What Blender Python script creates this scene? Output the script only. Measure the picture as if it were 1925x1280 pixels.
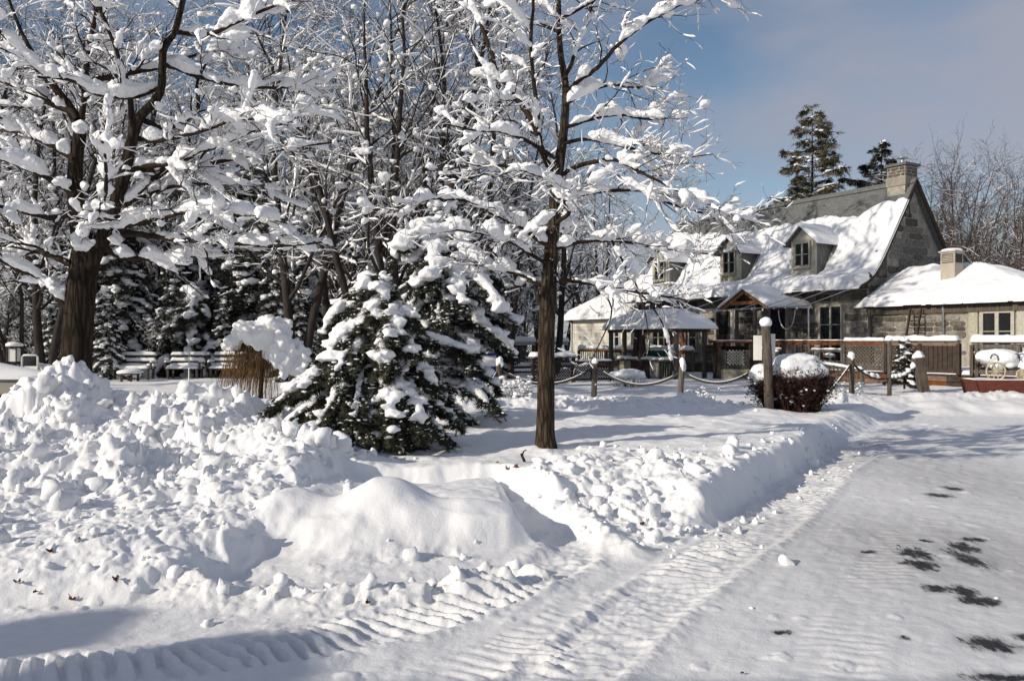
import bpy, bmesh, math, random, time
import numpy as np
from mathutils import Vector, Matrix, noise as mnoise

T0 = time.time()
for o in list(bpy.data.objects):
    bpy.data.objects.remove(o)
scene = bpy.context.scene
COL = scene.collection

# ------------------------------------------------------------------ camera, sky, sun, exposure
F = 1500.0            # focal length in photo pixels (1925 wide)
CAMZ = 1.65
cam_d = bpy.data.cameras.new("camera")
cam_d.sensor_width = 36.0
cam_d.lens = F / 1925.0 * 36.0
cam_d.clip_end = 2000.0
cam = bpy.data.objects.new("camera", cam_d)
cam.location = (0, 0, CAMZ)
cam.rotation_euler = (math.radians(90), 0, 0)
COL.objects.link(cam)
scene.camera = cam

SUN_EL = math.radians(23)
SUN_AZ = math.atan2(-0.87, -0.50)        # clockwise from +Y
TOSUN = Vector((math.sin(SUN_AZ) * math.cos(SUN_EL), math.cos(SUN_AZ) * math.cos(SUN_EL), math.sin(SUN_EL)))

world = bpy.data.worlds.new("World")
scene.world = world
world.use_nodes = True
wn = world.node_tree.nodes
wl = world.node_tree.links
wn.clear()
w_out = wn.new("ShaderNodeOutputWorld")
w_bg = wn.new("ShaderNodeBackground")
w_sky = wn.new("ShaderNodeTexSky")
w_sky.sky_type = 'NISHITA'
w_sky.sun_disc = False
w_sky.sun_elevation = SUN_EL
w_sky.sun_rotation = SUN_AZ
w_sky.air_density = 1.0
w_sky.dust_density = 0.4
w_sky.ozone_density = 1.6
w_bg.inputs["Strength"].default_value = 0.075
# thin lavender-grey cloud veil over the whole sky, broken by noise
w_tc = wn.new("ShaderNodeTexCoord")
w_map = wn.new("ShaderNodeMapping")
w_map.inputs["Scale"].default_value = (1.0, 1.0, 2.6)
w_map.inputs["Location"].default_value = (9.3, 0.3, 3.1)
w_noise = wn.new("ShaderNodeTexNoise")
w_noise.inputs["Scale"].default_value = 1.7
w_noise.inputs["Detail"].default_value = 6.0
w_noise.inputs["Roughness"].default_value = 0.52
w_ramp = wn.new("ShaderNodeValToRGB")
w_ramp.color_ramp.elements[0].position = 0.43
w_ramp.color_ramp.elements[0].color = (0, 0, 0, 1)
w_ramp.color_ramp.elements[1].position = 0.60
w_ramp.color_ramp.elements[1].color = (0.85, 0.85, 0.85, 1)
w_mix = wn.new("ShaderNodeMix")
w_mix.data_type = 'RGBA'
w_mix.inputs[7].default_value = (3.9, 3.95, 4.65, 1)
wl.new(w_tc.outputs["Generated"], w_map.inputs["Vector"])
wl.new(w_map.outputs["Vector"], w_noise.inputs["Vector"])
wl.new(w_noise.outputs["Fac"], w_ramp.inputs["Fac"])
wl.new(w_ramp.outputs["Color"], w_mix.inputs[0])
wl.new(w_sky.outputs["Color"], w_mix.inputs[6])
wl.new(w_mix.outputs[2], w_bg.inputs["Color"])
wl.new(w_bg.outputs["Background"], w_out.inputs["Surface"])

sun_d = bpy.data.lights.new("sun", 'SUN')
sun_d.energy = 3.2
sun_d.angle = math.radians(0.53)
sun_d.color = (1.0, 0.91, 0.78)
sun = bpy.data.objects.new("sun", sun_d)
sun.rotation_euler = (-TOSUN).to_track_quat('-Z', 'Y').to_euler()
sun.location = (-30, -20, 30)
COL.objects.link(sun)

vs = scene.view_settings
vs.view_transform = 'Standard'
vs.look = 'None'
vs.exposure = 0.35
vs.gamma = 1.0
vs.use_curve_mapping = False

# ------------------------------------------------------------------ helpers
rnd = random.Random(7)

def P(x, y, d):
    """a point of the place that lies at depth d on the sight line of photo pixel (x, y)"""
    return Vector(((x - 962.5) / F * d, d, CAMZ + (640.0 - y) / F * d))

def tag(o, label=None, cat=None, group=None, kind=None):
    if label: o["label"] = label
    if cat: o["category"] = cat
    if group: o["group"] = group
    if kind: o["kind"] = kind
    return o

def empty(name, loc=(0, 0, 0), rz=0.0):
    o = bpy.data.objects.new(name, None)
    o.empty_display_size = 0.2
    o.location = loc
    o.rotation_euler = (0, 0, rz)
    COL.objects.link(o)
    return o

def link_mesh(name, me, mat, parent=None, smooth=False):
    if mat is not None and not me.materials:
        me.materials.append(mat)
    if smooth and len(me.polygons):
        me.polygons.foreach_set("use_smooth", np.ones(len(me.polygons), dtype=bool))
    o = bpy.data.objects.new(name, me)
    COL.objects.link(o)
    if parent is not None:
        o.parent = parent
    return o

def np_mesh(name, V, FQ):
    """fast mesh from numpy vertices and a list of face arrays (tris or quads)"""
    me = bpy.data.meshes.new(name)
    V = np.asarray(V, dtype=np.float32)
    me.vertices.add(len(V))
    me.vertices.foreach_set("co", V.ravel())
    FQ = [np.asarray(f, dtype=np.int32) for f in FQ if len(f)]
    loops = np.concatenate([f.ravel() for f in FQ])
    tot = np.concatenate([np.full(len(f), f.shape[1], dtype=np.int32) for f in FQ])
    start = np.concatenate([[0], np.cumsum(tot)[:-1]]).astype(np.int32)
    me.loops.add(len(loops))
    me.loops.foreach_set("vertex_index", loops)
    me.polygons.add(len(tot))
    me.polygons.foreach_set("loop_start", start)
    me.polygons.foreach_set("loop_total", tot)
    me.update(calc_edges=True)
    me.validate()
    return me

class MB:
    """collects shapes into one mesh"""
    def __init__(s):
        s.v = []; s.f = []
    def add(s, vs_, fs_):
        n = len(s.v)
        s.v.extend([tuple(q) for q in vs_])
        s.f.extend([tuple(i + n for i in f) for f in fs_])
        return s
    def box(s, c, size, rz=0.0, M=None):
        hx, hy, hz = size[0] / 2, size[1] / 2, size[2] / 2
        ca, sa = math.cos(rz), math.sin(rz)
        vv = []
        for z in (-hz, hz):
            for x, y in ((-hx, -hy), (hx, -hy), (hx, hy), (-hx, hy)):
                p = Vector((c[0] + x * ca - y * sa, c[1] + x * sa + y * ca, c[2] + z))
                vv.append(M @ p if M else p)
        return s.add(vv, [(3, 2, 1, 0), (4, 5, 6, 7), (0, 1, 5, 4), (1, 2, 6, 5), (2, 3, 7, 6), (3, 0, 4, 7)])
    def bar(s, p0, p1, w, h, up=(0, 0, 1)):
        p0, p1 = Vector(p0), Vector(p1)
        t = (p1 - p0).normalized()
        u = Vector(up)
        if abs(t.dot(u)) > 0.95: u = Vector((0, 1, 0))
        a = t.cross(u).normalized(); b = a.cross(t).normalized()
        vv = []
        for p in (p0, p1):
            for x, y in ((-1, -1), (1, -1), (1, 1), (-1, 1)):
                vv.append(p + a * x * w / 2 + b * y * h / 2)
        return s.add(vv, [(3, 2, 1, 0), (4, 5, 6, 7), (0, 1, 5, 4), (1, 2, 6, 5), (2, 3, 7, 6), (3, 0, 4, 7)])
    def tube(s, pts, rads, n=8, cap=True):
        pts = [Vector(p) for p in pts]
        if not hasattr(rads, '__len__'): rads = [rads] * len(pts)
        vv = []; ff = []
        for i, p in enumerate(pts):
            t = (pts[min(i + 1, len(pts) - 1)] - pts[max(i - 1, 0)]).normalized()
            ref = Vector((0, 0, 1)) if abs(t.z) < 0.9 else Vector((0, 1, 0))
            a = t.cross(ref).normalized(); b = a.cross(t).normalized()
            for k in range(n):
                g = 2 * math.pi * k / n
                vv.append(p + (a * math.cos(g) + b * math.sin(g)) * rads[i])
        for i in range(len(pts) - 1):
            for k in range(n):
                k2 = (k + 1) % n
                ff.append((i * n + k, i * n + k2, (i + 1) * n + k2, (i + 1) * n + k))
        if cap:
            ff.append(tuple(range(n - 1, -1, -1)))
            ff.append(tuple((len(pts) - 1) * n + k for k in range(n)))
        return s.add(vv, ff)
    def lathe(s, c, prof, n=16, seed=None, wob=0.0):
        c = Vector(c); vv = []; ff = []
        r_ = random.Random(seed)
        for (r, z) in prof:
            for k in range(n):
                g = 2 * math.pi * k / n
                rr = r * (1 + wob * (mnoise.noise(Vector((math.cos(g) * 1.3 + (seed or 0), math.sin(g) * 1.3, z * 3)))))
                vv.append(c + Vector((rr * math.cos(g), rr * math.sin(g), z)))
        m = len(prof)
        for i in range(m - 1):
            for k in range(n):
                k2 = (k + 1) % n
                ff.append((i * n + k, i * n + k2, (i + 1) * n + k2, (i + 1) * n + k))
        ff.append(tuple(range(n - 1, -1, -1)))
        ff.append(tuple((m - 1) * n + k for k in range(n)))
        return s.add(vv, ff)
    def prism(s, poly, p_lo, p_hi):
        """poly: 2-D outline, p_lo/p_hi: functions mapping (u,v) to the two end points"""
        n = len(poly)
        vv = [p_lo(*q) for q in poly] + [p_hi(*q) for q in poly]
        ff = [tuple(range(n - 1, -1, -1)), tuple(range(n, 2 * n))]
        for k in range(n):
            k2 = (k + 1) % n
            ff.append((k, k2, n + k2, n + k))
        return s.add(vv, ff)
    def mesh(s, name):
        me = bpy.data.meshes.new(name)
        me.from_pydata(s.v, [], s.f)
        me.update()
        bm = bmesh.new(); bm.from_mesh(me)
        bmesh.ops.recalc_face_normals(bm, faces=bm.faces)
        bm.to_mesh(me); bm.free()
        return me
    def build(s, name, mat, parent=None, smooth=False, bevel=0.0):
        o = link_mesh(name, s.mesh(name), mat, parent, smooth)
        if bevel:
            b = o.modifiers.new("bevel", 'BEVEL'); b.width = bevel; b.segments = 1; b.limit_method = 'ANGLE'
        return o

# icosphere templates
_ico = {}
def ico(sub):
    if sub not in _ico:
        bm = bmesh.new()
        bmesh.ops.create_icosphere(bm, subdivisions=sub, radius=1.0)
        _ico[sub] = (np.array([v.co[:] for v in bm.verts]), np.array([[v.index for v in f.verts] for f in bm.faces]))
        bm.free()
    return _ico[sub]

def h32(a, b, c, seed):
    a = (a.astype(np.int64) * 374761393 + b.astype(np.int64) * 668265263 + c.astype(np.int64) * 2147483647 + seed * 1274126177) & 0xffffffff
    a = ((a ^ (a >> 13)) * 1274126177) & 0xffffffff
    a = ((a ^ (a >> 15)) * 2246822519) & 0xffffffff
    return ((a ^ (a >> 16)) & 0xffffff) / float(0x1000000)

def vnoise2(x, y, seed=0):
    ix = np.floor(x); iy = np.floor(y)
    fx = x - ix; fy = y - iy
    fx = fx * fx * (3 - 2 * fx); fy = fy * fy * (3 - 2 * fy)
    z = np.zeros_like(ix)
    a = h32(ix, iy, z, seed); b = h32(ix + 1, iy, z, seed)
    c = h32(ix, iy + 1, z, seed); d = h32(ix + 1, iy + 1, z, seed)
    return (a * (1 - fx) + b * fx) * (1 - fy) + (c * (1 - fx) + d * fx) * fy

def fbm2(x, y, oct_=4, seed=0):
    s = 0; a = 0.5; t = 0
    for k in range(oct_):
        s = s + a * vnoise2(x, y, seed + k * 17); t += a
        x = x * 2.03 + 11.3; y = y * 2.03 + 5.7; a *= 0.5
    return s / t * 2 - 1

def vnoise3(p, seed=0):
    i = np.floor(p); f = p - i
    f = f * f * (3 - 2 * f)
    r = 0
    for dx in (0, 1):
        for dy in (0, 1):
            for dz in (0, 1):
                w = (f[..., 0] if dx else 1 - f[..., 0]) * (f[..., 1] if dy else 1 - f[..., 1]) * (f[..., 2] if dz else 1 - f[..., 2])
                r = r + w * h32(i[..., 0] + dx, i[..., 1] + dy, i[..., 2] + dz, seed)
    return r * 2 - 1

def lumps2(x, y, cell, seed, dens=0.85):
    """field of half-buried round lumps: height in metres"""
    wx = x + cell * 0.45 * (vnoise2(x / cell * 2.1, y / cell * 2.1, seed + 5) - 0.5)
    wy = y + cell * 0.45 * (vnoise2(x / cell * 2.1 + 31, y / cell * 2.1, seed + 6) - 0.5)
    wx = wx + cell * .22 * (vnoise2(x / cell * 5.3, y / cell * 5.3, seed + 7) - .5); wy = wy + cell * .22 * (vnoise2(x / cell * 5.3 + 17, y / cell * 5.3, seed + 8) - .5)
    gx = np.floor(wx / cell); gy = np.floor(wy / cell)
    out = np.zeros_like(x)
    z = np.zeros_like(gx)
    for dx in (-1, 0, 1):
        for dy in (-1, 0, 1):
            cx = gx + dx; cy = gy + dy
            px = (cx + 0.15 + 0.7 * h32(cx, cy, z, seed)) * cell
            py = (cy + 0.15 + 0.7 * h32(cx, cy, z + 1, seed)) * cell
            rr = h32(cx, cy, z + 2, seed)
            r = cell * (0.30 + 0.42 * rr)
            on = h32(cx, cy, z + 3, seed) < dens
            d2 = ((wx - px) ** 2 + (wy - py) ** 2) / (r * r)
            hh = np.where(on, np.clip(1 - d2, 0, 1) ** .75 * r * .85, 0)
            out = np.maximum(out, hh)
    return out

def slabs2(x, y, cell, seed):
    """broken plates: every cell is a tilted facet with a step to its neighbours"""
    wx = x + cell * .35 * (vnoise2(x / cell * 1.9, y / cell * 1.9, seed + 5) - .5); wy = y + cell * .35 * (vnoise2(x / cell * 1.9 + 9, y / cell * 1.9, seed + 6) - .5)
    gx = np.floor(wx / cell); gy = np.floor(wy / cell); z = np.zeros_like(gx)
    sw = np.full(x.shape, 1e-9); out = np.zeros(x.shape)
    for dx in (-1, 0, 1):
        for dy in (-1, 0, 1):
            cx = gx + dx; cy = gy + dy
            qx = wx - (cx + h32(cx, cy, z, seed)) * cell; qy = wy - (cy + h32(cx, cy, z + 1, seed)) * cell
            d = qx * qx + qy * qy; wt = np.exp(-d / (cell * cell * .035))
            hh = (h32(cx, cy, z + 2, seed) - .4) * cell * .45 + qx * (h32(cx, cy, z + 3, seed) - .5) * 1.1 + qy * (h32(cx, cy, z + 4, seed) - .5) * 1.1
            sw = sw + wt; out = out + wt * hh
    return out / sw

def sstep(a, b, x):
    t = np.clip((x - a) / (b - a), 0, 1)
    return t * t * (3 - 2 * t)

def seg_dist(x, y, pts):
    """distance to a polyline, arc length at the nearest point, signed side"""
    best = np.full(x.shape, 1e9); arc = np.zeros(x.shape); side = np.zeros(x.shape)
    s0 = 0.0
    for (ax, ay), (bx, by) in zip(pts[:-1], pts[1:]):
        dx, dy = bx - ax, by - ay
        L = math.hypot(dx, dy)
        t = np.clip(((x - ax) * dx + (y - ay) * dy) / (L * L), 0, 1)
        qx = x - ax - t * dx; qy = y - ay - t * dy
        d = np.sqrt(qx * qx + qy * qy)
        m = d < best
        best = np.where(m, d, best)
        arc = np.where(m, s0 + t * L, arc)
        side = np.where(m, np.sign(dx * qy - dy * qx), side)
        s0 += L
    return best, arc, side

def poly_sd(x, y, pts):
    """signed distance to a polygon, positive inside"""
    d, _, _ = seg_dist(x, y, pts + [pts[0]])
    ins = np.zeros(x.shape, dtype=bool)
    n = len(pts)
    for i in range(n):
        ax, ay = pts[i]; bx, by = pts[(i + 1) % n]
        if ay == by: continue
        c = ((ay > y) != (by > y)) & (x < (bx - ax) * (y - ay) / (by - ay) + ax)
        ins ^= c
    return np.where(ins, d, -d)

# ------------------------------------------------------------------ materials
def new_mat(name):
    m = bpy.data.materials.new(name); m.use_nodes = True
    nt = m.node_tree
    b = nt.nodes["Principled BSDF"]
    return m, nt, b

def mat_plain(name, col, rough=0.7, noise_amt=0.25, scale=6.0, bump=0.0, metallic=0.0, stretch=(1, 1, 1), rand=0.0, col2=None, spec=0.3, detail=5.0):
    """base colour broken up by noise; optional per-object variation"""
    m, nt, b = new_mat(name)
    N = nt.nodes; Lk = nt.links
    tc = N.new("ShaderNodeTexCoord"); mp = N.new("ShaderNodeMapping")
    mp.inputs["Scale"].default_value = stretch
    Lk.new(tc.outputs["Object"], mp.inputs["Vector"])
    nz = N.new("ShaderNodeTexNoise"); nz.inputs["Scale"].default_value = scale; nz.inputs["Detail"].default_value = detail
    nz.inputs["Roughness"].default_value = 0.65
    Lk.new(mp.outputs["Vector"], nz.inputs["Vector"])
    rp = N.new("ShaderNodeValToRGB")
    c2 = col2 or tuple(c * (1 + noise_amt) for c in col)
    c1 = tuple(c * (1 - noise_amt) for c in col)
    rp.color_ramp.elements[0].position = 0.32; rp.color_ramp.elements[0].color = (*c1, 1)
    rp.color_ramp.elements[1].position = 0.68; rp.color_ramp.elements[1].color = (*c2, 1)
    Lk.new(nz.outputs["Fac"], rp.inputs["Fac"])
    out = rp.outputs["Color"]
    if rand:
        oi = N.new("ShaderNodeObjectInfo")
        hs = N.new("ShaderNodeHueSaturation")
        mr = N.new("ShaderNodeMapRange")
        mr.inputs["To Min"].default_value = 1 - rand; mr.inputs["To Max"].default_value = 1 + rand
        Lk.new(oi.outputs["Random"], mr.inputs["Value"])
        Lk.new(mr.outputs["Result"], hs.inputs["Value"])
        mr2 = N.new("ShaderNodeMapRange")
        mr2.inputs["To Min"].default_value = 1.25; mr2.inputs["To Max"].default_value = 0.55
        Lk.new(oi.outputs["Random"], mr2.inputs["Value"])
        Lk.new(mr2.outputs["Result"], hs.inputs["Saturation"])
        Lk.new(out, hs.inputs["Color"]); out = hs.outputs["Color"]
    Lk.new(out, b.inputs["Base Color"])
    b.inputs["Roughness"].default_value = rough
    b.inputs["Metallic"].default_value = metallic
    b.inputs["Specular IOR Level"].default_value = spec
    if bump:
        bp = N.new("ShaderNodeBump"); bp.inputs["Strength"].default_value = bump; bp.inputs["Distance"].default_value = 0.02
        Lk.new(nz.outputs["Fac"], bp.inputs["Height"]); Lk.new(bp.outputs["Normal"], b.inputs["Normal"])
    return m

def mat_snow(name, scale=40.0, bump=0.25):
    m, nt, b = new_mat(name)
    N = nt.nodes; Lk = nt.links
    b.inputs["Base Color"].default_value = (0.87, 0.87, 0.88, 1)
    b.inputs["Roughness"].default_value = 0.75
    b.inputs["Specular IOR Level"].default_value = 0.15
    tc = N.new("ShaderNodeTexCoord")
    nz = N.new("ShaderNodeTexNoise"); nz.inputs["Scale"].default_value = scale; nz.inputs["Detail"].default_value = 4; nz.inputs["Roughness"].default_value = 0.7
    Lk.new(tc.outputs["Object"], nz.inputs["Vector"])
    bp = N.new("ShaderNodeBump"); bp.inputs["Strength"].default_value = bump; bp.inputs["Distance"].default_value = 0.02
    Lk.new(nz.outputs["Fac"], bp.inputs["Height"]); Lk.new(bp.outputs["Normal"], b.inputs["Normal"])
    return m

def mat_bark(name, c_lo, c_hi, sx=30.0, sz=4.0):
    """furrowed bark: stretched ridges with cracks between"""
    m, nt, b = new_mat(name); N = nt.nodes; Lk = nt.links
    tc = N.new("ShaderNodeTexCoord"); mp = N.new("ShaderNodeMapping"); mp.inputs["Scale"].default_value = (sx, sx, sz)
    Lk.new(tc.outputs["Object"], mp.inputs["Vector"])
    n1 = N.new("ShaderNodeTexNoise"); n1.inputs["Scale"].default_value = 1.0; n1.inputs["Detail"].default_value = 6; n1.inputs["Roughness"].default_value = .7; n1.inputs["Distortion"].default_value = .6
    v = N.new("ShaderNodeTexVoronoi"); v.feature = 'DISTANCE_TO_EDGE'; v.inputs["Scale"].default_value = .8
    mx = N.new("ShaderNodeMix"); mx.data_type = 'RGBA'; mx.inputs[0].default_value = .25
    Lk.new(mp.outputs["Vector"], n1.inputs["Vector"]); Lk.new(mp.outputs["Vector"], mx.inputs[6]); Lk.new(n1.outputs["Color"], mx.inputs[7]); Lk.new(mx.outputs[2], v.inputs["Vector"])
    mr = N.new("ShaderNodeMapRange"); mr.inputs["From Max"].default_value = .35; Lk.new(v.outputs["Distance"], mr.inputs["Value"])
    ad = N.new("ShaderNodeMath"); ad.operation = 'MULTIPLY_ADD'; ad.inputs[1].default_value = .6; Lk.new(mr.outputs["Result"], ad.inputs[0]); Lk.new(n1.outputs["Fac"], ad.inputs[2])
    rp = N.new("ShaderNodeValToRGB"); rp.color_ramp.elements[0].position = .42; rp.color_ramp.elements[0].color = (*c_lo, 1); rp.color_ramp.elements[1].position = 1.0; rp.color_ramp.elements[1].color = (*c_hi, 1)
    Lk.new(ad.outputs[0], rp.inputs["Fac"]); Lk.new(rp.outputs["Color"], b.inputs["Base Color"])
    bp = N.new("ShaderNodeBump"); bp.inputs["Strength"].default_value = 1.0; bp.inputs["Distance"].default_value = .03
    Lk.new(ad.outputs[0], bp.inputs["Height"]); Lk.new(bp.outputs["Normal"], b.inputs["Normal"])
    b.inputs["Roughness"].default_value = .92; b.inputs["Specular IOR Level"].default_value = .08
    return m

M = {}
M['snow'] = mat_snow("snow", 28, 0.35)
M['snow_tree'] = mat_snow("tree_snow", 22, 0.3)
M['bark'] = mat_bark("bark", (0.016, 0.012, 0.009), (0.100, 0.074, 0.052), 38, 5)
M['bark_dark'] = mat_bark("maple_bark", (0.010, 0.008, 0.006), (0.050, 0.037, 0.028), 17, 3)
M['twig'] = mat_plain("twigs", (0.035, 0.024, 0.018), 0.9, 0.4, 6, 0.0, spec=0.1)
M['bark_grey'] = mat_plain("grey_bark", (0.040, 0.033, 0.030), 0.9, 0.45, 9, 0.6, stretch=(1, 1, 0.3), spec=0.1)
M['bark_red'] = mat_plain("reddish_twigs", (0.085, 0.064, 0.058), 0.9, 0.4, 3, 0.0, spec=0.1)
M['needle'] = mat_plain("needles", (0.032, 0.036, 0.022), 0.7, 0.5, 3.5, 0, col2=(0.066, 0.068, 0.042), spec=0.15)
M['needle_dark'] = mat_plain("dark_needles", (0.024, 0.029, 0.021), 0.7, 0.5, 2.5, 0, col2=(0.050, 0.054, 0.038), spec=0.15)
M['needle_olive'] = mat_plain("olive_needles", (0.085, 0.085, 0.045), 0.7, 0.5, 1.2, 0, col2=(0.17, 0.145, 0.08), spec=0.15)
M['stem_brown'] = mat_plain("dry_stems", (0.19, 0.115, 0.055), 0.8, 0.5, 9, 0, spec=0.1)
M['stone'] = mat_plain("fieldstone", (0.150, 0.132, 0.110), 0.9, 0.38, 9, 0.6, rand=0.50, spec=0.1)
M['mortar'] = mat_plain("mortar", (0.32, 0.295, 0.255), 0.95, 0.35, 4, 0.5, spec=0.1)
M['slate'] = mat_plain("slate", (0.13, 0.135, 0.13), 0.8, 0.35, 5, 0.5, stretch=(1.2, 4, 4))
M['wood_grey'] = mat_plain("weathered_wood", (0.115, 0.098, 0.082), 0.88, 0.55, 30, 0.7, stretch=(1, 1, 0.10), rand=0.15, spec=0.1)
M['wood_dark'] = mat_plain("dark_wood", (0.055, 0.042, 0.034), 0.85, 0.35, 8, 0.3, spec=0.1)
M['wood_red'] = mat_plain("red_brown_wood", (0.16, 0.070, 0.035), 0.75, 0.35, 8, 0.3, rand=0.12, spec=0.15)
M['wood_trim'] = mat_plain("weathered_cream_trim", (0.40, 0.375, 0.295), 0.8, 0.2, 10, 0.2, rand=0.08)
M['wood_shingle'] = mat_plain("grey_cheek_boards", (0.15, 0.15, 0.14), 0.85, 0.3, 9, 0.3, stretch=(1, 1, 0.3))
M['siding'] = mat_plain("cream_siding", (0.74, 0.71, 0.61), 0.6, 0.06, 6, 0, rand=0.04)
M['glass'] = mat_plain("window_glass", (0.012, 0.014, 0.018), 0.12, 0.2, 3, 0, spec=0.5)
M['white_paint'] = mat_plain("white_paint", (0.72, 0.70, 0.66), 0.5, 0.08, 6, 0)
M['metal'] = mat_plain("galvanised_metal", (0.45, 0.46, 0.47), 0.35, 0.15, 8, 0, metallic=0.8)
M['iron'] = mat_plain("black_iron", (0.02, 0.02, 0.02), 0.5, 0.3, 8, 0)
M['vent'] = mat_plain("beige_vent_metal", (0.42, 0.36, 0.30), 0.6, 0.1, 5, 0)
M['red_paint'] = mat_plain("rust_red_paint", (0.12, 0.034, 0.022), 0.7, 0.35, 7, 0.1, stretch=(1, 1, 3))
M['blue'] = mat_plain("blue_tarp", (0.015, 0.035, 0.22), 0.5, 0.25, 4, 0.1)
M['green'] = mat_plain("green_plastic", (0.01, 0.10, 0.07), 0.5, 0.25, 4, 0)
M['hull'] = mat_plain("hull_gelcoat", (0.48, 0.44, 0.37), 0.35, 0.08, 3, 0, spec=0.5)
M['hull_dark'] = mat_plain("hull_rubber_strake", (0.10, 0.095, 0.085), 0.6, 0.2, 3, 0)
M['rope'] = mat_plain("rope", (0.07, 0.062, 0.055), 0.9, 0.4, 60, 0.6, spec=0.1)
M['leaf'] = mat_plain("dead_leaf", (0.13, 0.035, 0.020), 0.7, 0.4, 30, 0.3, rand=0.3)
M['paper'] = mat_plain("notice_paper", (0.65, 0.63, 0.58), 0.8, 0.05, 10, 0)
M['bush'] = mat_plain("bush_twigs", (0.042, 0.022, 0.018), 0.9, 0.5, 6, 0, spec=0.1)
M['plastic_wheel'] = mat_plain("cream_wheel_paint", (0.48, 0.41, 0.28), 0.6, 0.2, 8, 0)
M['brick_wall'] = mat_plain("render_wall", (0.40, 0.37, 0.33), 0.9, 0.1, 4, 0)
M['chimney_stone'] = mat_plain("chimney_stone", (0.115, 0.098, 0.082), 0.9, 0.35, 9, 0.5, rand=0.3, spec=0.1)
M['cream_render'] = mat_plain("cream_render", (0.27, 0.245, 0.205), 0.9, 0.2, 6, 0.3)
M['bulb'] = mat_plain("clear_bulb", (0.75, 0.75, 0.75), 0.15, 0.02, 8, 0, spec=0.6)
M['orange_wood'] = mat_plain("varnished_timber", (0.30, 0.13, 0.045), 0.6, 0.3, 8, 0.2)

# ------------------------------------------------------------------ the snow-covered ground
LAWN = [(.95, 6.25), (1.45, 6.5), (2.25, 7.75), (3.28, 9.5), (4.7, 11.8), (6.8, 15), (8.3, 17.2), (8.0, 18.0),
        (-40, 18), (-40, 9.5), (-2.6, 9), (-2.2, 8), (-.1, 8.2), (.12, 7.75), (.42, 7.0)]
SLAB = [(-2.4, 6.05), (-1.2, 5.72), (-.6, 5.88), (.22, 6.27), (.16, 6.7), (.06, 7.2), (-.1, 8.4), (-2.4, 8.4)]
TRACKS = [
    ([(-3.2, 3.75), (-2.4, 3.9), (-1.78, 4.02), (-1.05, 4.34), (-.5, 4.76), (-.02, 5.3), (.42, 6.0), (.5, 6.6)], .40, 1.3),
    ([(.05, 3.5), (.25, 3.9), (.77, 4.85), (1.44, 5.9), (2.25, 7.07), (4.15, 10.3), (5.8, 12.7), (8.0, 15.5)], .46, 1.15),
    ([(1.3, 3.4), (1.75, 4.3), (2.6, 5.6), (3.9, 7.6), (6.0, 10.6)], .42, 0.16),
    ([(-2.6, 3.3), (-1.5, 3.45), (-.6, 3.75), (.0, 4.2), (.55, 5.0)], .38, 0.35),
]

def gauss(x, y, cx, cy, rx, ry, p=1.0):
    return np.exp(-((((x - cx) / rx) ** 2 + ((y - cy) / ry) ** 2) ** p))

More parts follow.
